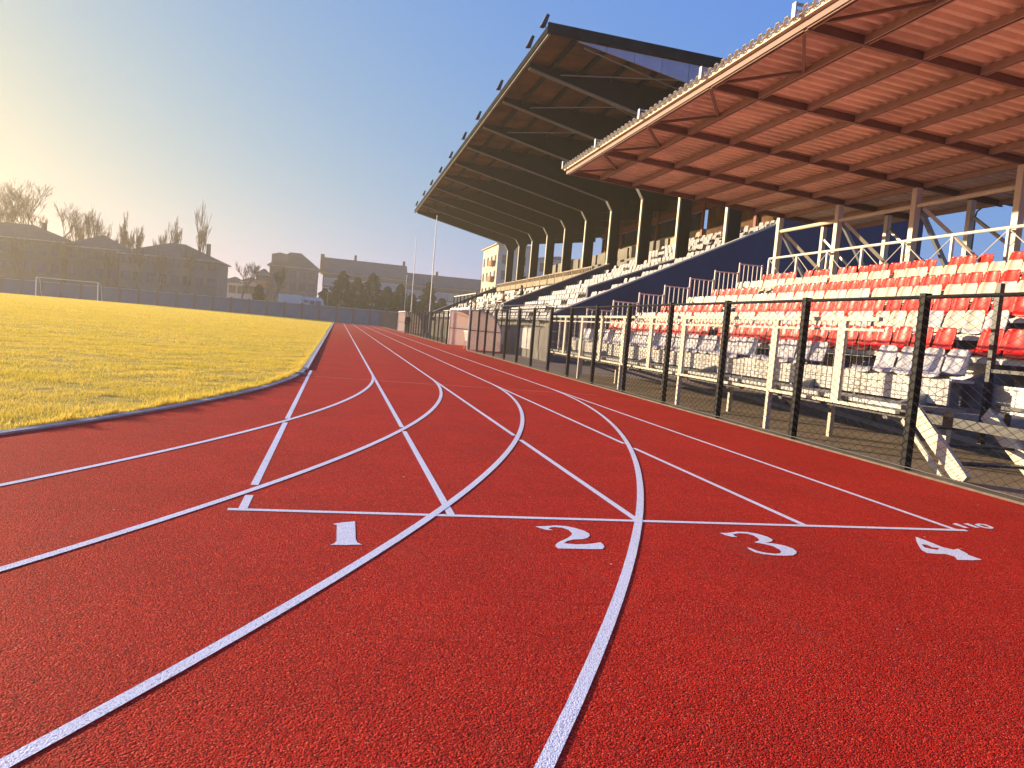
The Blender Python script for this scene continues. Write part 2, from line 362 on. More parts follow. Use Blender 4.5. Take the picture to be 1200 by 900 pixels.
# ---------------------------------------------------------------- grass
def make_grass():
    zones = [  # y0,y1,density/m2, height, width
        (3.0, 12.0, 4600, .030, .004), (12.0, 22.0, 2800, .030, .0055), (22.0, 42.0, 900, .032, .010),
        (42.0, 75.0, 300, .036, .019), (75.0, 121.5, 120, .040, .034)]
    VV = []; n_all = 0
    for (y0, y1, dens, h, wd) in zones:
        xl = -(y1*.46+3.0)
        n = int((XA-.2-xl)*(y1-y0)*dens)
        x = rng.uniform(xl, XA-.22, n); y = rng.uniform(y0, y1, n)
        inside = ((y >= YC) & (x < XA-.225)) | ((y < YC) & ((x-XC)**2+(y-YC)**2 < (R0-.225)**2))
        inside &= (x > -(y*.46+3.0))
        x, y = x[inside], y[inside]
        cl = (np.sin(x*2.1+1.3*np.sin(y*1.7))*np.sin(y*2.6+.7*np.sin(x*3.1)) + .6*np.sin(x*5.3+y*2.2)*np.sin(y*6.1-x*1.9))
        keep = rng.uniform(0,1,len(x)) < np.clip(.86+.2*cl, .45, 1)
        x, y, cl = x[keep], y[keep], cl[keep]
        hol = np.sin(x*3.7+2.2*np.sin(y*2.3+1))*np.sin(y*4.9+1.7*np.sin(x*2.9)) > .86
        x, y, cl = x[~hol], y[~hol], cl[~hol]
        n = len(x); z = np.clip(.26*(1-((x+35)/36)**2),0,None)*np.clip((y-4)/40,0,1)+.006
        hh = h*rng.uniform(.55,1.35,n)*np.clip(1+.38*cl+.25*np.sin(x*17+3*np.sin(y*11))*np.sin(y*13),.4,2.0); a = rng.uniform(0,2*np.pi,n); ww = wd*rng.uniform(.7,1.3,n)
        ln = hh*rng.uniform(.1,.8,n); la = rng.uniform(0,2*np.pi,n)
        v = np.zeros((n,3,3))
        v[:,0] = np.stack([x-np.cos(a)*ww/2, y-np.sin(a)*ww/2, z],1)
        v[:,1] = np.stack([x+np.cos(a)*ww/2, y+np.sin(a)*ww/2, z],1)
        v[:,2] = np.stack([x+np.cos(la)*ln, y+np.sin(la)*ln, z+hh],1)
        VV.append(v.reshape(-1,3))
    # ragged fringe leaning over the kerb
    n = 26000; a = rng.uniform(0, rad(62), n); dr = rng.exponential(.05, n); ns = 9000
    x = XC+(R0-.20-dr)*np.cos(a); y = YC-(R0-.20-dr)*np.sin(a)
    x = np.concatenate([x, XA-.20-rng.exponential(.05, ns)]); y = np.concatenate([y, YC+30*rng.uniform(0,1,ns)**1.4]); n = len(x)
    cl = np.sin(x*7.1+2*np.sin(y*5.7))*np.sin(y*4.3)
    hh = .045*rng.uniform(.5,1.5,n)*np.clip(1+.7*cl,.3,2); t = rng.uniform(0,2*np.pi,n); ww = .0045*rng.uniform(.7,1.3,n)
    v = np.zeros((n,3,3)); z = np.full(n,.004)
    v[:,0] = np.stack([x-np.cos(t)*ww, y-np.sin(t)*ww, z],1); v[:,1] = np.stack([x+np.cos(t)*ww, y+np.sin(t)*ww, z],1)
    v[:,2] = np.stack([x+rng.uniform(-.01,.04,n), y+rng.uniform(-.03,.02,n), z+hh],1); VV.append(v.reshape(-1,3))
    V = np.concatenate(VV); n = len(V)//3
    me = bpy.data.meshes.new('grass'); me.vertices.add(len(V)); me.vertices.foreach_set('co', V.ravel())
    me.loops.add(3*n); me.loops.foreach_set('vertex_index', np.arange(3*n, dtype=np.int32))
    me.polygons.add(n); me.polygons.foreach_set('loop_start', np.arange(0,3*n,3, dtype=np.int32))
    me.update(calc_edges=True); me.materials.append(MT['grass'])
    o = link(bpy.data.objects.new('grass', me)); tag(o, 'yellow green low winter grass covering the football field', 'grass', kind='stuff')
    print('grass blades', n)
make_grass()

# ================================================================== CHAIN LINK FENCE
FX = 6.05; FH = 1.87
fence = empty('chain_link_fence', (FX,5,0), label='black chain link fence with square posts along the red track', cat='fence')
def fpart(o): o.matrix_parent_inverse = Matrix.Translation((-FX,-5,0)); return o
seg1 = [0.8,2.9,5.02,7.15,9.3,11.45,13.6,15.74,17.86,19.95,21.95,24.02,26.07,28.13,30.13,32.13,33.95,36.1]
seg2 = [43.9+2.03*i for i in range(15)]
seg3 = [83.6+2.03*i for i in range(19)]
def chain_mesh(L=2.1, H=1.83, s=.082, r=.0036):
    V = []; F = []; nw = int(L/s); ns = int(H/(s*.55)); dz = H/ns
    for i in range(nw+1):
        for par in (0,):
            yb = i*s
            base = len(V)
            for j in range(ns+1):
                yy = min(L, max(0, yb + (s*.5 if (i+j) % 2 else -s*.5))); xx = .0015*(1 if j % 2 else -1); zz = j*dz
                V += [(xx-r,yy,zz),(xx,yy-r*1.2,zz),(xx+r,yy,zz),(xx,yy+r*1.2,zz)]
            for j in range(ns):
                q = base+4*j
                F += [(q+k, q+(k+1)%4, q+4+(k+1)%4, q+4+k) for k in range(4)]
    m = MB(); m.v = V; m.f = F
    return m.mesh('wire_mesh', 'wire')
cm = chain_mesh()
post_me = MB().box(-.04,.04,-.04,.04,-.02,FH+.03).box(-.044,.044,-.044,.044,FH+.03,FH+.04).mesh('post', 'black')
for seg in (seg1, seg2, seg3):
    for y in seg: fpart(inst('post', post_me, fence, (FX,y,0)))
    for ya, yb in zip(seg[:-1], seg[1:]):
        m = inst('wire_mesh', cm, fence, (FX-.045,ya,.05), scale=(1,(yb-ya)/2.1,1)); m['kind'] = 'stuff'; fpart(m)
    rl = MB().tube((FX-.01,seg[0],FH),(FX-.01,seg[-1],FH),.021,n=8); fpart(rl.build('top_rail', 'black', fence))
    rl = MB().tube((FX-.05,seg[0],.055),(FX-.05,seg[-1],.055),.006,n=5); fpart(rl.build('tension_wire', 'wire', fence))
    ft = MB().box(FX-.065,FX+.09,seg[0]-.3,seg[-1]+.3,-.03,.02); fpart(ft.build('footing', 'footing', fence))

# ================================================================== NEAR SEATING STAND
SY0, SY1 = -1.5, 22.7                        # near and far end of the stand
RP, RR, F0, NR = .82, .31, .68, 8            # row pitch, row rise, first floor, rows
stand = empty('seating_stand', (6.2,SY1,0), label='steel tiered stand with alternating red and white seats behind the fence', cat='stand')
def P(o): o.matrix_parent_inverse = Matrix.Translation((-6.2,-SY1,0)); return o
def seat_mesh(name, m, wd=.40):
    prof = [(-.40,.33,.40),(-.385,.385,.40),(-.20,.365,.40),(-.04,.372,.40),(.005,.43,.40),(.03,.53,.40),(.052,.635,.385),(.064,.685,.33),(.068,.70,.24)]
    nc = 6; V = []; F = []; npf = len(prof)
    for side in (0,1):
        for i,(x,z,w0) in enumerate(prof):
            t = w0/.40*wd
            for c in range(nc+1):
                u = c/nc*2-1
                cx = -.055*u*u if i >= 4 else 0; cz = .025*u*u if i < 4 else 0
                off = .012 if side else 0
                V.append((x+cx+(off if i >= 4 else 0), u*t/2, z+cz-(off if i < 4 else 0)))
    n1 = npf*(nc+1)
    for i in range(npf-1):
        for c in range(nc):
            a = i*(nc+1)+c; F.append((a,a+1,a+nc+2,a+nc+1)); F.append((n1+a,n1+a+nc+1,n1+a+nc+2,n1+a+1))
    rim = [c for c in range(nc+1)]+[i*(nc+1)+nc for i in range(1,npf)]+[(npf-1)*(nc+1)+c for c in range(nc-1,-1,-1)]+[i*(nc+1) for i in range(npf-2,0,-1)]
    for i in range(len(rim)):
        a, b2 = rim[i], rim[(i+1)%len(rim)]; F.append((a,b2,n1+b2,n1+a))
    mb = MB(); mb.v = V; mb.f = F
    return mb.mesh(name, m, smooth=True)
s_red = seat_mesh('seat', 'seatr', .375); s_wht = seat_mesh('seat', 'seatw', .375); s_gry = seat_mesh('seat', 'seatg', .375)
PITCH_S = .39; side_seats = []
missing = {0:[(9.2,10.3)], 1:[(8.55,9.0)], 2:[(8.2,8.9)], 3:[(7.6,8.0),(18.0,18.5)], 4:[], 5:[(19.2,19.7)], 6:[], 7:[(18.6,19.0),(14.7,15.1),(13.3,13.7)]}
near_seats = []
for k in range(NR):
    xb = 7.24+RP*k; fl = F0+RR*k; y0 = 7.6 if k == 0 else SY0
    # tread, riser, bench
    tr = MB().box(6.54+RP*k if k else 6.28, 7.36+RP*k, y0, SY1, fl-.045, fl); P(tr.build('tread', 'galv', stand))
    if k: 
        rs = MB().box(6.54+RP*k, 6.565+RP*k, SY0, SY1, fl-RR+.002, fl-.047); P(rs.build('riser', 'galv', stand))
    bn = MB()
    if k == 0:
        for q in range(3):
            bn = MB().box(xb-.36, xb-.33, y0, SY1-.05, fl+.03+.098*q, fl+.12+.098*q); P(bn.build('bench_board', 'board', stand))
    else:
        bn.box(xb-.36, xb-.33, y0, SY1-.05, fl+.24, fl+.333); P(bn.build('bench_board', 'board', stand))
    bn = MB(); bn.box(xb-.325, xb-.02, y0, SY1-.05, fl+.30, fl+.335); P(bn.build('bench_top', 'board', stand))
    yb = y0+.2
    while yb < SY1: 
        near_seats.append(('leg', xb, yb, fl)); yb += 1.53
    y = SY1-.35
    while y > max(y0, 1.2)+.2:
        gone = any(a < y < b2 for a,b2 in missing[k]) or random.random() < .012
        if not gone and y < xb*.86: side_seats.append((xb, y, fl, k % 2))
        elif not gone:
            me_ = s_red if k % 2 else (s_gry if (k == 0 or random.random() < .1) else s_wht)
            o = inst('seat', me_, stand, (xb+random.uniform(-.008,.008), y+random.uniform(-.008,.008), fl), random.uniform(-.03,.03)); P(o)
            o.rotation_euler[1] = random.uniform(-.04,.04)
        y -= PITCH_S
for red in (0,1):                            # seats beyond the picture's edge, one mass for each colour
    src = s_red if red else s_wht; m = MB()
    bv = [v.co for v in src.vertices]; bf = [tuple(f.vertices) for f in src.polygons]
    for x, y, z, r_ in side_seats:
        if r_ == red:
            b0 = len(m.v); m.v += [(x+c.x, y+c.y, z+c.z) for c in bv]; m.f += [tuple(b0+i for i in f) for f in bf]
    P(m.build('more_seats', 'seatr' if red else 'seatw', stand, smooth=True, kind='stuff'))
leg_me = MB().box(-.3,-.03,-.02,.02,0,.30).mesh('bench_leg', 'galv')
for _, x, y, z in near_seats: P(inst('bench_leg', leg_me, stand, (x,y,z)))
# supporting frames under the treads
fy = [22.5,19.42,16.35,13.28,10.2,7.95,4.2,1.0]
for y in fy:
    m = MB(); m.bar((6.35,y,F0-.13),(13.1,y,F0+RR*7.6-.05),.08,.14); P(m.build('raker_beam', 'galv', stand))
    for x in (7.25,8.6,10.4,12.9):
        m = MB(); m.box(x-.033,x+.033,y-.033,y+.033,-.03,F0-.15+RR*(x-6.4)/RP); P(m.build('support_leg', 'steelr' if x > 8 else 'cream', stand))
    m = MB(); m.bar((6.4,y,F0-.16),(8.6,y,.08),.06,.06); P(m.build('brace', 'galv', stand))
    m = MB(); m.bar((8.6,y,.3),(12.9,y,F0+1.6),.05,.05); P(m.build('brace', 'steelr', stand))
for ya, yb2 in zip(fy[1:], fy[:-1]):
    m = MB(); m.bar((8.65,ya,.15),(8.65,yb2,1.2),.05,.05); P(m.build('brace', 'galv', stand))
    m = MB(); m.bar((6.34,ya,F0-.10),(6.34,yb2,F0-.10),.05,.1); P(m.build('edge_beam', 'dark', stand))
# front guard panels
GX = 6.2
guard_y = [22.5-1.535*i for i in range(11)]
for i, y in enumerate(guard_y[:10]):
    lowz = -.03 if i % 2 == 0 else F0-.06
    m = MB().box(GX-.02,GX+.02,y-.075,y+.075,F0-.06,1.62); P(m.build('guard_plate', 'cream', stand))
    if i % 2 == 0:
        m = MB().box(GX-.033,GX+.033,y-.033,y+.033,-.03,F0-.065); P(m.build('guard_post', 'cream', stand))
m = MB().box(GX-.03,GX+.03,8.0,22.6,1.62,1.67); P(m.build('guard_top_rail', 'cream', stand))
m = MB().box(GX-.03,GX+.03,7.55,22.6,F0-.10,F0-.062); P(m.build('guard_bottom_rail', 'cream', stand))
m = MB().box(GX-.022,GX-.006,7.9,22.5,1.50,1.53); P(m.build('guard_middle_rail', 'cream', stand))
for ya, yb2 in zip(guard_y[1:10]+[8.0], guard_y[:10]):
    m = MB(); y = ya+.12
    while y < yb2-.08:
        m.box(GX-.003,GX+.003,y-.003,y+.003,F0-.062,1.62); y += .115
    for z in (.9,1.2): m.box(GX-.004,GX+.004,ya+.076,yb2-.076,z-.004,z+.004)
    P(m.build('guard_bars', 'wire', stand, kind='stuff'))
# stepped side guard at the far end
for k in range(NR):
    x0 = 6.56+RP*k; x1 = x0+RP-.04; z0 = F0+RR*k; z1 = z0+1.0; y = SY1+.06
    for x in (x0,x1):
        m = MB().box(x-.022,x+.022,y-.022,y+.022,z0-.1,z1+.02); P(m.build('side_guard_post', 'white', stand))
    m = MB().box(x0+.023,x1-.023,y-.018,y+.018,z1-.036,z1); P(m.build('side_guard_rail', 'white', stand))
    m = MB().box(x0+.023,x1-.023,y-.018,y+.018,z0+.02,z0+.056); P(m.build('side_guard_rail', 'white', stand))
    for i in range(1,5):
        x = x0+(x1-x0)*i/5; m = MB().box(x-.011,x+.011,y-.011,y+.011,z0+.057,z1-.037); P(m.build('side_guard_bar', 'white', stand))
# back rail with thin crossed rods
RX = 13.3; ry = [22.75,21.2,19.7,18.2,16.65,15.1,13.6,12.1,10.6,9.1,7.6,6.1]
m = MB().tube((RX,22.75,4.1),(RX,4,4.1),.036,n=10); P(m.build('back_rail', 'white', stand))
for i, y in enumerate(ry):
    m = MB().box(RX-.03,RX+.03,y-.03,y+.03,2.7,4.07); P(m.build('back_rail_post', 'white', stand))
    if i:
        for za, zb in ((2.95,4.05),(4.05,2.95)):
            m = MB().tube((RX,ry[i-1]-.03,za),(RX,y+.03,zb),.011,n=5); P(m.build('cross_rod', 'white', stand))
# access stair with its gate post
for x in (6.32,7.3):
    m = MB().bar((x,6.62,.0),(x,7.45,.66),.05,.17); P(m.build('stair_stringer', 'cream', stand))
for i in range(3):
    m = MB().box(6.35,7.27,6.78+.21*i,6.94+.21*i,.14+.165*i,.165+.165*i); P(m.build('stair_tread', 'dark', stand))
m = MB().box(7.28,7.34,7.46,7.52,.3,2.15); P(m.build('gate_post', 'dark', stand))
m = MB().box(7.28,7.34,5.2,5.26,.3,2.15); P(m.build('gate_post', 'dark', stand))
for z in (1.15,.75): 
    m = MB().box(7.29,7.33,5.261,7.459,z-.02,z+.02); P(m.build('gate_rail', 'dark', stand))
m = MB().bar((6.26,6.86,.0),(6.26,7.52,.52),.03,.05); P(m.build('stair_brace', 'cream', stand))

# ================================================================== CANOPY OVER THE NEAR STAND
canopy = empty('stand_canopy', (13.6,22.8,0), label='corrugated canopy of bounce tinted sheets on cream columns above the red seats', cat='canopy')
def C(o): o.matrix_parent_inverse = Matrix.Translation((-13.6,-22.8,0)); return o
def zr(x): return 5.92-.067*(x-6.4)         # underside of the rafters
EX0, EX1 = 6.42, 16.2; CY0, CY1 = -2.2, 23.0
frames = [22.85-3.04*i for i in range(9)]
RD, PD = .15, .115                            # rafter and purlin depth
for y in frames:
    m = MB(); 
    for a in (0,1):                          # I beam: two flanges and a web
        z = .012 if a == 0 else RD-.012
        m.bar((EX0+.03,y,zr(EX0)+z),(EX1-.1,y,zr(EX1)+z),.08,.016)
    m.bar((EX0+.03,y,zr(EX0)+RD/2),(EX1-.1,y,zr(EX1)+RD/2),.012,RD-.04); C(m.build('rafter', 'steelr', canopy))
    m = MB().box(13.52,13.68,y-.08,y+.08,2.6,zr(13.6)-.005); C(m.build('column', 'cream', canopy))
    m = MB().box(15.13,15.27,y-.07,y+.07,-.03,zr(15.2)-.005); C(m.build('rear_column', 'cream', canopy))
    m = MB().bar((13.7,y,5.0),(15.12,y,3.0),.10,.10); C(m.build('diagonal_brace', 'galv', canopy))
    m = MB().bar((13.69,y,3.1),(15.12,y,2.9),.08,.08); C(m.build('tie_beam', 'galv', canopy))
    m = MB().box(13.54,13.66,y-.06,y+.06,-.03,2.595); C(m.build('column_base', 'cream', canopy))
    m = MB().box(EX0-.21,EX0-.19,y-.05,y+.05,zr(EX0)+.15,zr(EX0)+.37).box(EX0-.19,EX0-.05,y-.04,y+.04,zr(EX0)+.345,zr(EX0)+.36); C(m.build('gutter_bracket', 'galv', canopy))
for i in range(len(frames)-1):
    ya, yb = frames[i+1], frames[i]
    m = MB().tube((13.6,ya+.09,5.0),(13.6,yb-.09,5.0),.055,n=10); C(m.build('tie_tube', 'cream', canopy))
    m = MB().bar((15.2,ya+.1,3.0),(15.2,yb-.1,4.9),.07,.07); C(m.build('wind_brace', 'galv', canopy))
    m = MB().bar((13.75,yb-.1,4.95),(14.9,ya+1.5,3.2),.09,.09); C(m.build('wind_brace', 'cream', canopy))
px_ = [EX0+.06,7.45,8.5,9.55,10.6,11.65,12.7,13.75,14.8,16.0]
for j, x in enumerate(px_):
    m = MB(); z = zr(x)+.02
    for ya, yb in zip(frames[1:]+[CY0], frames):
        a, b2 = ya+.046, yb-.046
        m.box(x-.045,x-.038,a,b2,z,z+PD).box(x+.038,x+.045,a,b2,z,z+PD).box(x-.0379,x+.0379,a,b2,z+PD-.012,z+PD-.002).box(x-.0379,x-.02,a,b2,z,z+.006).box(x+.02,x+.0379,a,b2,z,z+.006); C(m.build('purlin', 'steelp', canopy)); m = MB()
for i in range(len(frames)-1):               # zigzag braces along the eave
    ya, yb = frames[i+1], frames[i]; 
    a, b2 = ((px_[0],yb-.1),(px_[1]-.05,(ya+yb)/2)) , ((px_[1]-.05,(ya+yb)/2),(px_[0],ya+.1))
    for (p0, p1) in (a, b2):
        m = MB().bar((p0[0],p0[1],zr(p0[0])+RD*.5),(p1[0],p1[1],zr(p1[0])+RD*.5),.05,.05); C(m.build('eave_brace', 'steelr', canopy))
# corrugated sheets, bay by bay
def corrugated(y0, y1, x0, x1, z0f, pitch=.25, dep=.085):
    m = MB(); prof = []
    y = y0
    while y < y1-.01:
        prof += [(y,0),(y+pitch*.36,0),(y+pitch*.5,dep),(y+pitch*.86,dep)]; y += pitch
    prof.append((y1,0)); n = len(prof); V = []
    for th in (0,.006):
        for x in (x0,x1): V += [(x,yy,z0f(x)+zz+th) for yy,zz in prof]
    F = []
    for i in range(n-1):
        F += [(i,i+1,n+i+1,n+i),(2*n+i,3*n+i,3*n+i+1,2*n+i+1),(i,2*n+i,2*n+i+1,i+1),(n+i,n+i+1,3*n+i+1,3*n+i)]
    F += [(0,n,3*n,2*n),(n-1,3*n-1,4*n-1,2*n-1)]
    return m.add(V, F)
ye = [CY1]+frames[1:]+[CY0]
for ya, yb in zip(ye[1:], ye[:-1]):
    n = max(1, round((yb-ya)/.25)); 
    C(corrugated(ya, yb, EX0-.12, EX1+.1, lambda x: zr(x)+RD+.004, (yb-ya)/n).build('roof_sheet', 'sheet', canopy))
m = MB().box(EX0-.02,EX0+.02,CY0,CY1,zr(EX0)+.03,zr(EX0)+.128); C(m.build('eave_beam', 'steelr', canopy))
m = MB().box(EX0-.10,EX0-.021,CY0,CY1,zr(EX0)+.131,zr(EX0)+.19); C(m.build('eave_angle', 'eave', canopy))
C(corrugated(CY0, CY1, EX0-.17, EX0-.121, lambda x: zr(x)+RD+.006, (CY1-CY0)/101, .09).build('sheet_edge', 'eave', canopy))

# ================================================================== CONCRETE GRANDSTAND
GY0, GY1 = 30.2, 77.0
gs = empty('grandstand', (8.4,GY0,0), label='large old covered grandstand with dark cantilever roof and rows of white seats', cat='grandstand')
def G(o): o.matrix_parent_inverse = Matrix.Translation((-8.4,-GY0,0)); return o
GR, GRR, GF0, GN, GXX = .80, .39, 1.35, 15, 8.4
pts = [(GXX-.02,-.03),(GXX-.02,GF0)]
for k in range(GN):
    pts += [(GXX+GR*(k+1),GF0+GRR*k),(GXX+GR*(k+1),GF0+GRR*(k+1))]
pts += [(25,GF0+GRR*GN),(25,-.03)]
G(MB().prism(pts, GY0+.3, GY1-.3).build('tiers', 'concrete', gs))
def ptop(x): return 2.59+.487*(x-9.8)
def parapet(y0, y1, xa, xb, top, name='parapet', low=None):
    n = MB().prism([(xa,-.02 if low is None else low(xa)),(xa,top(xa)),(xb,top(xb)),(xb,-.02 if low is None else low(xb))], y0, y1)
    G(n.build(name, 'navy', gs))
    c = MB(); c.bar((xa-.05,(y0+y1)/2,top(xa)+.03),(xb,(y0+y1)/2,top(xb)+.03),abs(y1-y0)+.08,.06); G(c.build('parapet_cap', 'cap', gs))
parapet(GY0, GY0+.28, 8.3, 18.1, ptop, 'end_wall')
G(MB().box(18.1,25,GY0+.001,GY0+.279,-.02,11.3).build('end_wall', 'navy', gs))
tf = lambda x: GF0+GRR*(x-GXX)/GR
parapet(35.4, 35.65, 11.4, 15.75, lambda x: 3.40+.414*(x-11.4), low=lambda x: tf(x)-.6)
parapet(45.4, 45.7, 9.5, 15.85, lambda x: 2.65+.468*(x-9.55), low=lambda x: tf(x)-.7)
parapet(GY1-.28, GY1, 8.3, 18.1, ptop, 'end_wall')
# columns, cantilever rafters and roof
ROOFZ = lambda x: 11.80-.030*(x-6.6)
cols = [31.1+5.03*i for i in range(10)]
RX0, RX1, RY0, RY1 = 6.65, 25.2, 27.6, 77.2
for i, y in enumerate(cols):
    G(MB().box(15.95,16.55,y-.17,y+.17,4.2,8.9).build('column', 'beam', gs))
    G(MB().box(15.90,15.945,y-.10,y+.10,4.3,8.9).build('sunlit_edge', 'cream', gs))  # cream strip stands in for the sunlit face of the dark column
    low = [(RX0+.1,11.58),(15.55,9.52),(15.95,8.9),(16.55,8.9),(17.0,9.6),(24.9,10.7)]
    up = [(24.9,ROOFZ(24.9)-.05),(RX0+.1,ROOFZ(RX0)-.06)]
    G(MB().prism(low+up, y-.13, y+.13).build('rafter', 'beam', gs))
    fl = MB()
    for a, b2 in zip(low[:3], low[1:3]): fl.bar((a[0],y,a[1]-.02),(b2[0],y,b2[1]-.02),.34,.03)
    G(fl.build('rafter_flange', 'flange', gs))
for x in np.arange(7.6, 25, 1.25):
    for ya, yb in zip([RY0]+cols, cols+[RY1]):
        if yb-ya > 1: G(MB().box(x-.06,x+.06,ya+.14,yb-.14,ROOFZ(x)-.22,ROOFZ(x)-.06).build('purlin', 'beam', gs))
for ya, yb in zip([RY0]+cols, cols+[RY1]):
    G(MB().add([(RX0,ya+.003,ROOFZ(RX0)-.05),(RX1,ya+.003,ROOFZ(RX1)-.05),(RX1,yb,ROOFZ(RX1)-.05),(RX0,yb,ROOFZ(RX0)-.05),
           (RX0,ya+.003,ROOFZ(RX0)),(RX1,ya+.003,ROOFZ(RX1)),(RX1,yb,ROOFZ(RX1)),(RX0,yb,ROOFZ(RX0))],
          [(3,2,1,0),(4,5,6,7),(0,1,5,4),(1,2,6,5),(2,3,7,6),(3,0,4,7)]).build('roof_deck', 'deck', gs))
    if yb-ya > 2:
        for q in (0,1):
            xa, xb2 = ((8,14.5),(14.5,8))[q]
            if ya < 38: G(MB().bar((xa,ya+.2,ROOFZ(xa)-.27-q*.05),(xb2,yb-.2,ROOFZ(xb2)-.27-q*.05),.05,.04).build('roof_brace', 'galv', gs))
# eave and gable trims
G(MB().box(RX0-.10,RX0-.005,RY0-.05,RY1,ROOFZ(RX0)-.17,ROOFZ(RX0)-.12).build('eave_trim', 'concrete', gs))
G(MB().box(RX0-.14,RX0-.004,RY0-.05,RY1,ROOFZ(RX0)-.115,ROOFZ(RX0)+.14).build('eave_fascia', 'fascia', gs))
G(MB().prism([(RX0-.13,ROOFZ(RX0)-.10),(RX0-.13,ROOFZ(RX0)+.26),(RX1,ROOFZ(RX1)+.26),(RX1,ROOFZ(RX1)-.16)], RY0-.12, RY0).build('gable_fascia', 'fascia', gs))
gl = lambda x: ROOFZ(x)-.17-min(.75,max(0,(x-7.6)*.155))
for i in range(16):
    xa = 7.7+1.08*i; xb = xa+1.06
    if xb < 25: G(MB().prism([(xa,gl(xa)),(xa,ROOFZ(xa)-.165),(xb,ROOFZ(xb)-.165),(xb,gl(xb))], RY0-.05, RY0-.001).build('gable_panel', 'panelb', gs))
# back wall and gallery
BX = 21.6; GT = GF0+GRR*GN
G(MB().box(BX,BX+.3,GY0+.3,64.5,GT-.2,GT+.45).build('back_wall', 'navy', gs))
G(MB().box(BX+.02,BX+.28,45.0,64.4,GT+.45,GT+1.15).build('gallery_wall', 'creamwall', gs))
G(MB().box(BX+.05,BX+.2,GY0+.3,64.4,GT+2.752,ROOFZ(BX)-.30).build('upper_wall', 'deck', gs))
G(MB().box(BX-.05,BX+.1,GY0+.35,64.4,GT+2.3,GT+2.75).build('gallery_beam', 'brownred', gs))
G(MB().box(BX+.06,BX+.24,GY0+.3,44.7,GT+.45,GT+2.3).build('dark_infill', 'deck', gs))
for y in (34.0,38.6,45.0,48.6,52.2,55.8,59.4,63.0):
    G(MB().box(BX-.16,BX-.06,y-.14,y+.14,GT+.1,ROOFZ(BX)-.3).build('gallery_post', 'brownred', gs))
y = 45.3
while y < 64:
    wn = G(MB().box(BX+.06,BX+.10,y,y+1.14,GT+1.17,GT+2.28).build('gallery_window', 'glass', gs))
    fr = MB()
    for (ya, yb, za, zb) in ((y-.03,y+.03,1.16,2.29),(y+1.1,y+1.16,1.16,2.29),(y+.031,y+1.099,1.16,1.22),(y+.031,y+1.099,1.9,1.95),(y+.031,y+1.099,2.23,2.29)):
        fr.box(BX-.0,BX+.055,ya,yb,GT+za,GT+zb)
    f_ = fr.build('window_frame', 'white', wn); f_.matrix_parent_inverse = wn.matrix_parent_inverse
    y += 1.2
# walkway balustrade beyond the third parapet
for i in range(14):
    y = 46.4+2.15*i
    m = MB().box(15.1,15.25,y,y+2.0,4.75,5.15); m.box(15.08,15.27,y,y+2.0,5.40,5.48)
    for q in range(5): m.box(15.12,15.23,y+.1+q*.45,y+.22+q*.45,5.15,5.40)
    G(m.build('balustrade', 'beige', gs))
for i in range(12):
    y = 47+2.4*i
    G(MB().box(20.2,20.35,y,y+1.9,GT-.5,GT+.6).build('rear_balustrade', 'concrete', gs))
# front rails and stair guard
for i in range(6):
    y = 36.2+1.9*i
    G(MB().box(GXX-.10,GXX-.04,y-.03,y+.03,GF0-.2,GF0+1.0).build('front_rail_post', 'dark', gs))
G(MB().tube((GXX-.07,31,GF0+.98),(GXX-.07,47,GF0+.98),.025,n=6).build('front_rail', 'dark', gs))
G(MB().tube((GXX-.07,31,GF0+.5),(GXX-.07,47,GF0+.5),.02,n=6).build('front_rail', 'dark', gs))
for i in range(7):
    y = 48.5+1.6*i
    G(MB().box(GXX-.10,GXX-.04,y-.035,y+.035,GF0-.2,GF0+1.9).build('stair_guard_post', 'black', gs))
G(MB().bar((GXX-.07,48.5,GF0+1.88),(GXX-.07,58.1,GF0+1.88),.05,.06).build('stair_guard_rail', 'cream', gs))
G(MB().bar((GXX-.07,48.5,GF0+1.6),(GXX-.07,58.1,GF0+.1),.05,.06).build('stair_guard_rail', 'black', gs))
for i in range(5):
    y = 30.6+2.9*i
    G(MB().box(GXX-.06,GXX-.022,y,y+2.7,.35,GF0-.08).build('front_panel', 'board' if i in (1,3,4) else 'concrete', gs))
# seats: the nearest 300 as parts, the rest as one mass
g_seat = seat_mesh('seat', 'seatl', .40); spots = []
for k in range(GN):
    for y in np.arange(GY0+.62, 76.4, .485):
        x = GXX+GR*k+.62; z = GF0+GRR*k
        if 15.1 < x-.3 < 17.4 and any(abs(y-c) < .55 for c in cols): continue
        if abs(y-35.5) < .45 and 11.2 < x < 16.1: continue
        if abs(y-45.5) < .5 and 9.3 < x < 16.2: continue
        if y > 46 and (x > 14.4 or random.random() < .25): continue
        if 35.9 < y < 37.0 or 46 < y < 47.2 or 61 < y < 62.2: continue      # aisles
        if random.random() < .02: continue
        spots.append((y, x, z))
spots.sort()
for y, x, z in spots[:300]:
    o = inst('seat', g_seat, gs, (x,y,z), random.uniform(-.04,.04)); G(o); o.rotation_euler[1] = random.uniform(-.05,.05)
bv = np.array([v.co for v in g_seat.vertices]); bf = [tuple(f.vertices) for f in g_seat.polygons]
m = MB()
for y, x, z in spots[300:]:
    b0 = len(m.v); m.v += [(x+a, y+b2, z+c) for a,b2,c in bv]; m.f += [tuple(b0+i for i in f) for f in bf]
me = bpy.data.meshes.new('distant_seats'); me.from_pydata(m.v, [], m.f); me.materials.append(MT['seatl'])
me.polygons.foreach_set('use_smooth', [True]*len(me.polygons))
o = link(bpy.data.objects.new('distant_seats', me), gs); G(o); o['kind'] = 'stuff'

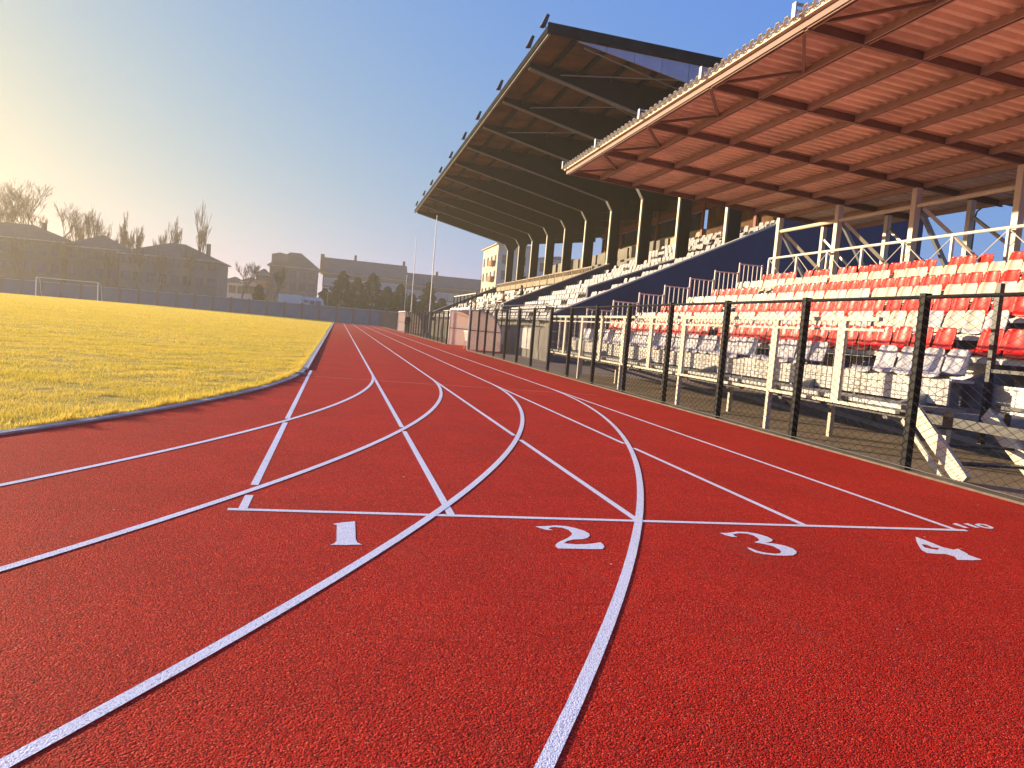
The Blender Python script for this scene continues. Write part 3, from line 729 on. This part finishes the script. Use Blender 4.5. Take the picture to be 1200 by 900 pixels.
# floodlights along the roof edge
def floodlight():
    r = empty('floodlight', (0,0,0), label='small floodlight tilted on its bracket on the grandstand roof edge', cat='floodlight', group='floodlights along the grandstand roof edge')
    MB().bar((0,0,0),(-.12,0,.34),.05,.05).build('bracket', 'dark', r)
    h = MB(); h.prism([(-.36,.22),(-.10,.86),(.06,.80),(-.10,.22)], -.30, .30); hb = h.build('housing', 'dark', r)
    MB().add([(-.375,-.26,.25),(-.375,.26,.25),(-.135,.26,.84),(-.135,-.26,.84),(-.365,-.26,.246),(-.365,.26,.246),(-.125,.26,.836),(-.125,-.26,.836)],
        [(0,1,2,3),(7,6,5,4),(0,4,5,1),(1,5,6,2),(2,6,7,3),(3,7,4,0)]).build('lens', 'pglass', r)
    return r
fl0 = floodlight()
for i, y in enumerate([28.0,30.2,36.0,41.6,46.4,52.0,57.4,63.0,68.6,75.0]):
    f = fl0 if i == 0 else copy_tree(fl0)
    f.location = (RX0-.06, y, ROOFZ(RX0)+.14); f.scale = (.62,.62,.62)

# ================================================================== DUGOUTS, CHAIR, GOAL, POLES
def dugout(y0, y1, label):
    d = empty('dugout', (6.12,y0,0), label=label, cat='dugout')
    D = Matrix.Translation((-6.12,-y0,0))
    def Q(o): o.matrix_parent_inverse = D; return o
    prof = [(6.12,.02),(6.12,1.92),(6.5,1.93)]+[(6.5+1.25*math.sin(a),1.93-1.2*(1-math.cos(a))) for a in [rad(10*i) for i in range(1,10)]]+[(7.75,.02)]
    for y in (y0,y1):
        Q(MB().prism(prof, y-.015, y+.015).build('side_panel', 'pink', d))
        fr = MB()
        for a, b2 in zip(prof[:-1], prof[1:]): fr.bar((a[0],y,a[1]),(b2[0],y,b2[1]),.05,.05,(0,1,0))
        Q(fr.build('hoop', 'white', d))
        Q(MB().box(6.13,7.7,y-.03,y+.03,.93,.97).build('side_rail', 'galv', d))
    n = len(prof); out = prof[2:]
    m = MB(); V = []
    for th in (.012,.03):
        for y in (y0+.03,y1-.03): V += [(x+th*.5,y,z+th) for x,z in out]
    k = len(out); F = []
    for i in range(k-1): F += [(i,i+1,k+i+1,k+i),(2*k+i,3*k+i,3*k+i+1,2*k+i+1)]
    F += [(0,2*k,3*k,k),(k-1,2*k-1,4*k-1,3*k-1)]
    Q(m.add(V,F).build('curved_shell', 'clear', d))
    Q(MB().box(6.08,6.2,y0,y1,1.95,2.04).build('front_beam', 'white', d))
    for i in range(1,3):
        y = y0+(y1-y0)*i/3; fr = MB()
        for a, b2 in zip(out[:-1], out[1:]): fr.bar((a[0]-.02,y,a[1]-.02),(b2[0]-.02,y,b2[1]-.02),.05,.05,(0,1,0))
        Q(fr.build('hoop', 'white', d))
    Q(MB().box(7.2,7.55,y0+.3,y1-.3,.40,.45).build('bench', 'board', d))
    Q(MB().box(7.25,7.5,y0+.5,y0+.6,.0,.395).build('bench_leg', 'galv', d)); Q(MB().box(7.25,7.5,y1-.6,y1-.5,.0,.395).build('bench_leg', 'galv', d))
    return d
dugout(37.0, 43.6, 'pink and white curved dugout shelter behind the white plastic chair')
dugout(74.2, 82.6, 'distant pink dugout shelter near the far end of the track fence')
rp = flat('dugout_floor', [(5.97,36.2),(7.9,36.2),(7.9,43.8),(5.97,43.8)], .002, 'track'); tag(rp, kind='structure')
ch = empty('plastic_chair', (6.55,38.6,0), rad(115), label='white plastic armchair inside the pink dugout', cat='chair')
for sx in (-1,1):
    for sy in (-1,1): MB().tube((sx*.24,sy*.24,0),(sx*.20,sy*.19,.42),.02,.025,6).build('leg', 'plastic', ch)
    MB().bar((sx*.25,-.22,.64),(sx*.25,.22,.64),.05,.03).bar((sx*.25,-.2,.44),(sx*.25,-.2,.63),.03,.03).build('armrest', 'plastic', ch)
MB().box(-.22,.22,-.22,.22,.42,.45).build('seat', 'plastic', ch)
bk = MB()
for i in range(5): bk.bar((-.18+.09*i,.21,.46),(-.18+.09*i,.30,.86),.06,.02,(0,1,0))
bk.bar((-.23,.305,.87),(.23,.305,.87),.03,.06); bk.build('backrest', 'plastic', ch)

gl0 = empty('football_goal', (-34.6,112,fz(-34.6,112)), label='white football goal frame standing on the far end of the grass field', cat='goal')
for s in (-1,1): MB().tube((s*3.66,0,0),(s*3.66,0,2.44),.06,n=10).build('goal_post', 'white', gl0)
MB().tube((-3.72,0,2.44),(3.72,0,2.44),.06,n=10).build('crossbar', 'white', gl0)
for s in (-1,1): MB().tube((s*3.66,.06,2.40),(s*3.66,1.2,2.2),.025,n=6).tube((s*3.66,1.2,2.2),(s*3.66,2.0,0),.025,n=6).build('net_support', 'white', gl0)

for (x, y, h, r, lab) in ((7.2,63.5,9.7,.055,'tall white flagpole behind the fence nearest the pink dugout'),(8.0,89.4,10.5,.055,'white flagpole behind the fence between the two other flagpoles'),(8.7,107.5,7.2,.05,'short thin flagpole standing near the far boundary wall')):
    q = empty('flagpole', (x,y,0), label=lab, cat='flagpole')
    MB().tube((0,0,.3),(0,0,h),r,r*.55,8).build('pole', 'white', q)
    MB().box(-.2,.2,-.2,.2,-.03,.3).build('base', 'concrete', q)
    MB().tube((0,0,h),(0,0,h+.1),r*1.1,r*.6,8).build('finial', 'white', q)

# street lamp behind the stands
q = empty('street_lamp', (27.8,30.4,0), label='dark street lamp with curved arm rising behind the near stand', cat='street lamp')
MB().tube((0,0,-.03),(0,0,7.9),.09,.06,8).build('pole', 'dark', q)
ap = [(0,7.9),(.08,8.25),(.45,8.55),(1.1,8.75),(1.7,8.80)]
m = MB()
for a, b2 in zip(ap[:-1], ap[1:]): m.tube((a[0],0,a[1]),(b2[0],0,b2[1]),.035,n=6)
m.build('arm', 'dark', q)
MB().prism([(1.6,8.74),(1.75,8.90),(2.3,8.86),(2.45,8.76),(2.3,8.70)], -.13, .13).build('lamp_head', 'dark', q)

# ================================================================== PEOPLE
def person(name, loc, rz, joints, label, body, pants_z=None):
    root = empty(name, loc, rz, label=label, cat='person')
    names = list(joints['v'].keys()); vs = [joints['v'][n][:3] for n in names]
    es = [(names.index(a), names.index(b2)) for a,b2 in joints['e']]
    me = bpy.data.meshes.new('body'); me.from_pydata(vs, es, [])
    o = bpy.data.objects.new('body', me); link(o, root); me.materials.append(MT[body])
    sk = o.modifiers.new('skin', 'SKIN'); sk.use_smooth_shade = True
    for i, n in enumerate(names):
        r = joints['v'][n][3]; d = me.skin_vertices[0].data[i]; d.radius = (r, r*joints['v'][n][4] if len(joints['v'][n]) > 4 else r); d.use_root = (n == 'pelvis')
    sb = o.modifiers.new('sub', 'SUBSURF'); sb.levels = 1; sb.render_levels = 2
    return root
def head(root, x, y, z, hairm='hair'):
    import mathutils
    me = bpy.data.meshes.new('head'); bm = bmesh.new(); bmesh.ops.create_uvsphere(bm, u_segments=14, v_segments=10, radius=1)
    for v in bm.verts:
        c = v.co; k = 1-.22*max(0,-c.z)
        v.co = Vector((c.x*.075*k, c.y*.092*k + (.016 if (c.y < -.85 and -.25 < c.z < .1) else 0)*-1, c.z*.118))
    bm.to_mesh(me); bm.free(); me.materials.append(MT['skin']); me.polygons.foreach_set('use_smooth', [True]*len(me.polygons))
    o = bpy.data.objects.new('head', me); link(o, root); o.location = (x,y,z)
    for sx in (-1,1):
        MB().tube((sx*.073,0,-.02),(sx*.084,.005,-.015),.026,.02,8).build('ear', 'skin', o)
        MB().tube((sx*.03,-.082,.012),(sx*.03,-.09,.012),.011,.008,6).build('eye', 'hair', o)
    me = bpy.data.meshes.new('hair'); bm = bmesh.new(); bmesh.ops.create_uvsphere(bm, u_segments=14, v_segments=10, radius=1)
    bmesh.ops.delete(bm, geom=[v for v in bm.verts if v.co.z < (.25 if v.co.y < -.1 else -.45)], context='VERTS')
    for v in bm.verts: v.co = Vector((v.co.x*.083, v.co.y*.100+.006, v.co.z*.128+.004))
    bm.to_mesh(me); bm.free(); me.materials.append(MT[hairm]); h = bpy.data.objects.new('hair', me); link(h, o)
    so_ = h.modifiers.new('s', 'SOLIDIFY'); so_.thickness = .01
STAND = dict(v=dict(pelvis=(0,0,.95,.15,.8),waist=(0,0,1.10,.135,.75),chest=(0,0,1.30,.17,.7),neck0=(0,0,1.46,.08),neck1=(0,-.01,1.54,.052),
   sl=(.17,0,1.42,.075),el=(.23,.03,1.14,.055),wl=(.21,-.08,.90,.042),hl=(.20,-.11,.80,.035),
   sr=(-.17,0,1.42,.075),er=(-.23,.03,1.14,.055),wr=(-.21,-.06,.90,.042),hr=(-.20,-.09,.80,.035),
   tl=(.095,0,.88,.095),kl=(.11,-.02,.49,.066),al=(.12,.02,.09,.045),fl=(.13,-.14,.045,.042),
   tr=(-.095,0,.88,.095),kr=(-.10,-.02,.49,.066),ar=(-.11,.03,.09,.045),fr=(-.12,-.13,.045,.042)),
   e=[('pelvis','waist'),('waist','chest'),('chest','neck0'),('neck0','neck1'),('chest','sl'),('sl','el'),('el','wl'),('wl','hl'),('chest','sr'),('sr','er'),('er','wr'),('wr','hr'),
      ('pelvis','tl'),('tl','kl'),('kl','al'),('al','fl'),('pelvis','tr'),('tr','kr'),('kr','ar'),('ar','fr')])
SIT = dict(v=dict(pelvis=(0,0,.50,.16,.85),waist=(0,.03,.66,.14,.8),chest=(0,.02,.88,.175,.75),neck0=(0,0,1.04,.08),neck1=(0,-.02,1.12,.052),
   sl=(.17,.01,1.0,.078),el=(.24,-.06,.74,.058),wl=(.12,-.27,.66,.043),hl=(.07,-.33,.65,.036),
   sr=(-.17,.01,1.0,.078),er=(-.24,-.06,.74,.058),wr=(-.12,-.27,.66,.043),hr=(-.07,-.33,.65,.036),
   tl=(.10,-.05,.48,.10),kl=(.13,-.44,.50,.068),al=(.13,-.42,.09,.046),fl=(.14,-.56,.045,.042),
   tr=(-.10,-.05,.48,.10),kr=(-.13,-.44,.50,.068),ar=(-.13,-.42,.09,.046),fr=(-.14,-.56,.045,.042)), e=STAND['e'])
p1 = person('person', (5.75,66.8,0), rad(200), STAND, 'person in dark clothes standing on the track beside the fence', 'cloth'); head(p1, 0,-.02,1.66)
def row_z(k): return GF0+GRR*k
p2 = person('person', (GXX+GR*3+.50,54.4,row_z(3)-.05), rad(-90), SIT, 'person in a tan coat sitting low in the grandstand', 'tan'); head(p2, 0,-.03,1.24)
p3 = person('person', (GXX+GR*4+.50,52.2,row_z(4)-.05), rad(-90), SIT, 'person in a black coat sitting a row above the tan coat', 'cloth'); head(p3, 0,-.03,1.24)

# ================================================================== FAR WALL
WY = 125.0
pw = empty('boundary_wall', (0,WY,0), label='low slate blue panel wall with reddish piers closing the far end', cat='wall')
pan = MB().box(0,2.6-.24,-.08,.08,-.03,2.3).mesh('panel', 'wallb'); pier = MB().box(-.14,.14,-.15,.15,-.03,2.36).box(-.18,.18,-.19,.19,2.36,2.44).mesh('pier', 'wallr')
copn = MB().box(0,2.6-.24,-.11,.11,2.302,2.37).mesh('coping', 'kerb')
for i in range(33):
    x = -68.0+2.6*i
    inst('pier', pier, pw, (x,0,0)); inst('panel', pan, pw, (x+.13,0,0)); inst('coping', copn, pw, (x+.13,0,0))

# ================================================================== BUILDINGS
def windows(root, wall_y, xs, zs, ww, wh, pane='glass', frame='facw', yaxis=False, xfix=None):
    fm = MB(); t = .10
    if not yaxis:
        fm.box(-ww/2-t,-ww/2,-.06,.04,-t,wh+t).box(ww/2,ww/2+t,-.06,.04,-t,wh+t).box(-ww/2,ww/2,-.06,.04,wh,wh+t).box(-ww/2,ww/2,-.10,.04,-t,0).box(-.03,.03,-.05,.03,0,wh)
        pm = MB().box(-ww/2,-.031,-.02,.02,0,wh).box(.031,ww/2,-.02,.02,0,wh)
    else:
        fm.box(-.06,.04,-ww/2-t,-ww/2,-t,wh+t).box(-.06,.04,ww/2,ww/2+t,-t,wh+t).box(-.06,.04,-ww/2,ww/2,wh,wh+t).box(-.10,.04,-ww/2,ww/2,-t,0)
        pm = MB().box(-.02,.02,-ww/2,ww/2,0,wh)
    fme = fm.mesh('window', frame); pme = pm.mesh('pane', pane)
    for z in zs:
        for x in xs:
            f = inst('window', fme, root, (x,wall_y,z) if not yaxis else (wall_y,x,z)); inst('pane', pme, f, (0,.0,0))
def hip_roof(root, x0, x1, y0, y1, z, h, m='roof', ov=.6, ridge=None, name='roof'):
    x0 -= ov; x1 += ov; y0 -= ov; y1 += ov; d = (y1-y0)/2 if ridge is None else ridge; ym = (y0+y1)/2
    if x1-x0 < 2*d: d = (x1-x0)/2-.2
    mb = MB().add([(x0,y0,z),(x1,y0,z),(x1,y1,z),(x0,y1,z),(x0+d,ym,z+h),(x1-d,ym,z+h)], [(3,2,1,0),(0,1,5,4),(2,3,4,5),(1,2,5),(3,0,4)])
    return mb.build(name, m, root)
def block(label, cat, x0, x1, y0, depth, h, roofh, wm, rm, floors, nwin, ww=1.3, wh=1.5, pane='glass', first=1.2, fl_h=3.0, ridge=None, left=0, frame='facb', chim=()):
    r = empty('building', (0,0,0), label=label, cat=cat); r.location = ((x0+x1)/2, y0, 0)
    X0, X1 = -(x1-x0)/2, (x1-x0)/2
    MB().box(X0,X1,0,depth,-.03,h).build('wall', wm, r)
    rf = hip_roof(r, X0, X1, 0, depth, h+.003, roofh, rm, ridge=ridge)
    MB().box(X0-.5,X1+.5,-.5,depth+.5,h-.18,h-.002).build('eaves', 'facw', r)
    st = (X1-X0)/nwin; windows(r, -.02, [X0+st*(i+.5) for i in range(nwin)], [first+fl_h*i for i in range(floors)], ww, wh, pane, frame)
    if left: 
        sd = depth/left; windows(r, X0-.02, [sd*(i+.5) for i in range(left)], [first+fl_h*i for i in range(floors)], ww, wh, pane, frame, yaxis=True)
    for cx, cz in chim: MB().box(cx-.35,cx+.35,depth/2-.35,depth/2+.35,h+roofh*.4,h+roofh+cz).build('chimney', 'facb', rf)
    return r
# long blocks on the left
block('long brown apartment block behind the left end of the wall', 'building', -66,-47.4,150,14, 9.7,2.9,'facb','roof',3,9, chim=((4,.6),))
block('brown hip roofed block beside the long apartment block', 'building', -47.0,-38.6,151,12, 9.3,2.7,'facb','roof',3,4)
block('wide pale brown block with chimney behind the bare trees', 'building', -38.2,-21.8,150,13, 8.9,2.9,'facg','roof',3,8, ridge=7.5, chim=((5.4,.5),), left=3)
block('small pale house seen past the brown blocks', 'building', -27.0,-21.5,190,9, 6.4,1.6,'facw','roof',2,3, left=2)
block('low pale house with flat tiled roof beside the bare tree', 'building', -21.2,-18.2,182,9, 6.8,1.2,'facw','roof',2,2)
block('narrow orange rendered house with sunlit side', 'building', -18.0,-15.9,180,9, 8.6,1.4,'faco','roof',3,2, left=3)
hs = block('tall grey house with steep hipped roof and dormer', 'building', -15.8,-5.4,184,10, 11.0,3.6,'facg','roof',4,5, ridge=4.6, first=1.0, fl_h=2.55, left=3)
MB().prism([(-5.0,11.0),(-5.0,13.6),(-3.2,14.1),(-1.2,13.7),(-1.2,11.0)], 1.2, 4.0).build('dormer', 'facg', hs)
# the school
sc = empty('school_building', (5,190,0), label='long school building with tall grey roof and orange gable end', cat='building')
MB().box(-9.2,10.2,0,13,-.03,10.9).build('wall', 'facw', sc)
MB().box(-9.25,10.25,-.05,13.05,7.4,10.6).build('upper_band', 'facg', sc)
MB().prism([(-10.0,10.9),(-10.0,15.0),(-9.2,15.0),(-9.2,10.9)], -.6, 13.4).build('gable_wall', 'faco', sc)
rf = MB().add([(-9.19,-.7,10.91),(10.6,-.7,10.91),(10.6,13.7,10.91),(-9.19,13.7,10.91),(-9.19,5.0,14.7),(10.6,5.0,14.5),(-9.19,8,14.7),(10.6,8,14.5)],[(3,2,1,0),(0,1,5,4),(4,5,7,6),(2,3,6,7),(1,2,7,5),(3,0,4,6)]).build('roof', 'roofg', sc)
MB().box(-2.2,-1.6,5.5,6.1,14,15.9).build('chimney', 'facb', rf); MB().box(9.6,10.2,5.5,6.1,14,15.6).build('chimney', 'facb', rf)
windows(sc, -.09, [-8.3+1.55*i for i in range(12)], [8.0], 1.15, 1.5, 'pglass', 'facw')
windows(sc, -.03, [-8.3+1.55*i for i in range(12)], [1.2,4.6], 1.15, 1.6, 'glass', 'facg')
s2 = empty('school_wing', (25.5,193,0), label='lower school wing with dark roof and a row of pale windows', cat='building')
MB().box(-10.1,10.6,0,12,-.03,10.0).build('wall', 'facw', s2)
MB().box(-10.15,10.65,-.05,12.05,6.6,9.7).build('upper_band', 'facg', s2)
rf = MB().add([(-10.4,-.7,10.01),(10.9,-.7,10.01),(10.9,12.7,10.01),(-10.4,12.7,10.01),(-10.4,5,13.1),(10.9,5,13.1),(-10.4,7,13.1),(10.9,7,13.1)],[(3,2,1,0),(0,1,5,4),(4,5,7,6),(2,3,6,7),(1,2,7,5),(3,0,4,6)]).build('roof', 'roofg', s2)
MB().box(-2.2,-1.6,5.5,6.1,12.8,14.1).build('chimney', 'facb', rf); MB().box(9.5,10,5.5,6.1,12.8,14.3).build('chimney', 'facb', rf)
windows(s2, -.09, [-9.2+1.5*i for i in range(13)], [7.0], 1.1, 1.6, 'pglass', 'facw')
windows(s2, -.03, [-9.2+1.5*i for i in range(13)], [1.0,4.0], 1.1, 1.6, 'glass', 'facg')
# yellow apartment tower and pale one beyond the stand
yb_ = block('tall yellow apartment tower with balconies beyond the grandstand', 'building', 29.4,36.0,150,16, 17.6,1.0,'facy','roof',5,2, first=1.5, fl_h=3.1, ww=1.2, wh=1.5, left=4, ridge=2)
for z in range(5): MB().box(-4.1,-3.12,2.2,5.6,1.0+3.1*z,2.0+3.1*z).build('balcony', 'faco', yb_)
block('pale grey apartment block seen between the grandstand columns', 'building', 37.5,50,150,14, 15.5,1.5,'facw','roof',5,5, first=1.5, fl_h=2.9)
# vehicles behind the wall
tr_ = empty('box_truck', (-8.4,137,0), label='pale box truck parked behind the far wall', cat='truck')
MB().box(-1.6,2.2,-1.1,1.1,.9,3.85).build('cargo_box', 'facw', tr_)
MB().prism([(2.3,.5),(2.3,2.6),(2.7,2.75),(3.2,2.7),(3.7,1.7),(3.8,.5)], -1.0, 1.0).build('cab', 'blue', tr_)
MB().box(-1.6,3.6,-.8,.8,.45,.88).build('chassis', 'dark', tr_)
MB().prism([(3.22,2.62),(3.68,1.75),(3.72,1.78),(3.27,2.65)], -.85, .85).build('windscreen', 'glass', tr_)
def wheel(root, x, y, r=.42):
    wv = MB().tube((x,y-.13,r-.03),(x,y+.13,r-.03),r,n=18).build('wheel', 'tyre', root); MB().tube((x,y-.14,r-.03),(x,y+.14,r-.03),r*.55,n=12).build('rim', 'galv', wv)
for x in (-.9,3.0):
    for y in (-.95,.95): wheel(tr_, x, y)
bs = empty('minibus', (-5.1,140,0), label='white minibus with dark windows parked behind the far wall', cat='minibus')
MB().prism([(-2.2,.5),(-2.25,3.5),(-2.0,3.75),(2.0,3.75),(2.4,3.3),(2.55,1.8),(2.6,.5)], -1.1, 1.1).build('body', 'white', bs)
for i in range(4): MB().box(-1.9+1.0*i,-1.05+1.0*i,-1.115,-1.095,2.3,3.2).build('window', 'glass', bs)
MB().prism([(2.43,3.2),(2.56,2.0),(2.58,2.0),(2.45,3.2)], -.95, .95).build('windscreen', 'glass', bs)
for x in (-1.4,1.6):
    for y in (-.98,.98): wheel(bs, x, y)
# thin lamp posts by the wall
for x, y, h, lab in ((-1.9,128,5.6,'thin grey lamp post behind the wall near the conifers'),):
    q = empty('lamp_post', (x,y,0), label=lab, cat='lamp post')
    MB().tube((0,0,-.03),(0,0,h),.07,.045,8).build('pole', 'galv', q); MB().bar((0,0,h),(.7,0,h+.1),.06,.05).build('arm', 'galv', q)

# ================================================================== TREES
def bare_tree(loc, h, spread, label, seed, upright=.6, lv=5, group=None):
    R = random.Random(seed); root = empty('bare_tree', loc, R.uniform(0,6), label=label, cat='tree', group=group)
    br = MB(); tk = MB(); tw = MB()
    def grow(p, d, L, r, lev):
        r = max(r, .026)
        q = p + d*L
        (tk if lev == 0 else br if lev < 4 else tw).tube(p, q, r, r*.68, 6 if lev < 2 else 4 if lev < 3 else 3, cap=False)
        if lev >= lv: return
        n = R.choice((3,3,4)) if lev < 3 else R.choice((2,3,4))
        for i in range(n):
            a = R.uniform(0,2*math.pi); sp = spread*R.uniform(.55,1.25)
            v = Vector((math.cos(a)*sp, math.sin(a)*sp, upright)).normalized()
            nd = (d*.75+v*.9).normalized()
            s = R.uniform(.5,1.0) if lev else R.uniform(.75,1)
            grow(p+d*L*s, nd, L*R.uniform(.58,.82), r*.6*(.7+.3*s), lev+1)
    grow(Vector((0,0,-.05)), Vector((R.uniform(-.05,.05),R.uniform(-.05,.05),1)).normalized(), h*.37, h*.017, 0)
    tk.build('trunk', 'bark', root); br.build('branches', 'twig', root); tw.build('crown', 'twig', root, kind='stuff')
    return root
bt = [(-60.5,168,21,.85,.6,'broad bare tree rising above the long brown block'),(-55.8,166,21.5,.85,.6,'rounded bare tree beside the broad one above the long block'),
      (-50.5,167,15.5,.4,.9,'slender bare tree behind the sloping roof end of the long brown block'),(-48.0,167,16.5,.4,.95,'slender bare tree behind the gap between long block and hip roofed block'),(-45.5,166,14.5,.4,.95,'bare tree behind the slope of the hip roofed block nearest the long block'),(-42.6,166,14.8,.4,.95,'bare tree rising over the ridge of the hip roofed block'),(-40.6,167,15.2,.35,1.0,'bare tree behind the hip roofed slope facing the wide block'),(-38.5,166,14.8,.4,.95,'bare tree behind the gap between hip roofed block and wide block'),(-35.5,167,14.2,.35,1,'bare tree behind the low roof end of the wide block'),
      (-32.2,166,17.0,.3,1.1,'slim upright bare poplar above the wide pale brown block'),(-27.0,166,18.6,.36,1.0,'tallest upright bare tree at the corner of the wide pale brown block'),
      (-16.3,140,9.2,.75,.6,'small spreading bare tree between the brown blocks and the grey house'),(-11.5,150,9.5,.6,.8,'bare tree in front of the tall grey house')]
for i, (x,y,h,sp,upr,lab) in enumerate(bt):
    bare_tree((x,y,0), h, sp, lab or 'slender bare tree in the row behind the brown blocks', 100+i, upr, 6 if i < 2 else 5, None if lab else 'bare trees behind the brown blocks')
for i,(x,y,h) in enumerate([(-43.5,140,9.5),(-33.0,141,10.0),(-29.0,139,9.2),(-25.5,141,10.4),(-38.0,142,8.6),(-51,141,9.0)]):
    lab = ('bare tree before the middle of the hip roofed block','bare tree before the middle of the wide pale brown block','small bare tree before the wide block between two taller ones','tallest bare tree standing before the free end of the wide pale brown block','small bare tree before the join of the hip roofed and wide blocks','bare tree before the long brown block next to the goal')[i]
    bare_tree((x,y,0), h, .55, lab, 200+i, .8, 5)
def conifer(loc, h, wdt, seed, label, group=None):
    R = np.random.default_rng(seed); root = empty('conifer_tree', loc, 0, label=label, cat='tree', group=group)
    MB().tube((0,0,-.03),(0,0,h*.9),h*.022,h*.005,7).build('trunk', 'bark', root)
    n = 8000; t = R.beta(1.3,1.5,n); z = h*(.05+.95*t); lay = .82+.18*np.sin(z*5.2+R.uniform(0,6))
    ang = R.uniform(0,2*np.pi,n); lob = 1+.22*np.sin(ang*3+z*.9)+.15*np.sin(ang*7-z*2.1)
    rr_ = wdt*1.45*(1-t)**.62*lay*lob*np.sqrt(R.uniform(.12,1,n)); x = np.cos(ang)*rr_; y = np.sin(ang)*rr_
    s = R.uniform(.10,.24,n); c = np.stack([x,y,z],1)
    d1 = np.stack([np.cos(ang),np.sin(ang),R.uniform(-.7,.1,n)],1)*s[:,None]*1.5
    rv = R.normal(size=(n,3)); d2 = np.cross(d1,rv); d2 /= np.linalg.norm(d2,axis=1)[:,None]+1e-6; d2 *= s[:,None]*.5
    V = np.stack([c-d2,c+d2,c+d1],1).reshape(-1,3)
    me = bpy.data.meshes.new('crown'); me.from_pydata(V.tolist(), [], np.arange(3*n).reshape(-1,3).tolist()); me.materials.append(MT['conifer'])
    link(bpy.data.objects.new('crown', me), root)
cf = [(0.3,139,8.8,2.3,'tall dark conifer behind the wall before the school gable'),(-2.6,141,5.6,1.6,'short conifer beside the minibus behind the far wall'),(2.9,141,8.0,2.2,None),(5.5,140,9.0,2.3,'tallest conifer in the row before the school'),(8.3,142,7.0,1.9,'mid height conifer next to the tallest one before the school'),(10.4,140,7.6,1.7,None),(12.8,143,6.2,1.8,None),(15.6,141,8.4,1.9,'pointed conifer before the lower school wing'),(-13.6,141,5.2,1.2,'lone small conifer beside the box truck before the grey house'),(18.5,144,5.8,2.0,'short broad conifer beside the pointed one before the school wing')]
for i,(x,y,h,wd,lab) in enumerate(cf):
    conifer((x,y,0), h, wd, 300+i, lab or 'short conifer in the row behind the far wall', None if lab else 'short conifers behind the far wall')

# ================================================================== HAZE
hz = MB().box(-425,425,-65,705,-1.5,24).build('haze', 'wire'); hz['kind'] = 'stuff'; hz['label'] = 'thin golden morning haze over the whole stadium'; hz['category'] = 'haze'
hm = bpy.data.materials.new('haze'); hm.use_nodes = True; N = hm.node_tree.nodes; N.clear()
out = N.new('ShaderNodeOutputMaterial'); pv = N.new('ShaderNodeVolumePrincipled')
pv.inputs['Color'].default_value = (.97,.86,.66,1); pv.inputs['Density'].default_value = .00105; pv.inputs['Anisotropy'].default_value = .42
hm.node_tree.links.new(pv.outputs[0], out.inputs['Volume'])
hz.data.materials.clear(); hz.data.materials.append(hm)
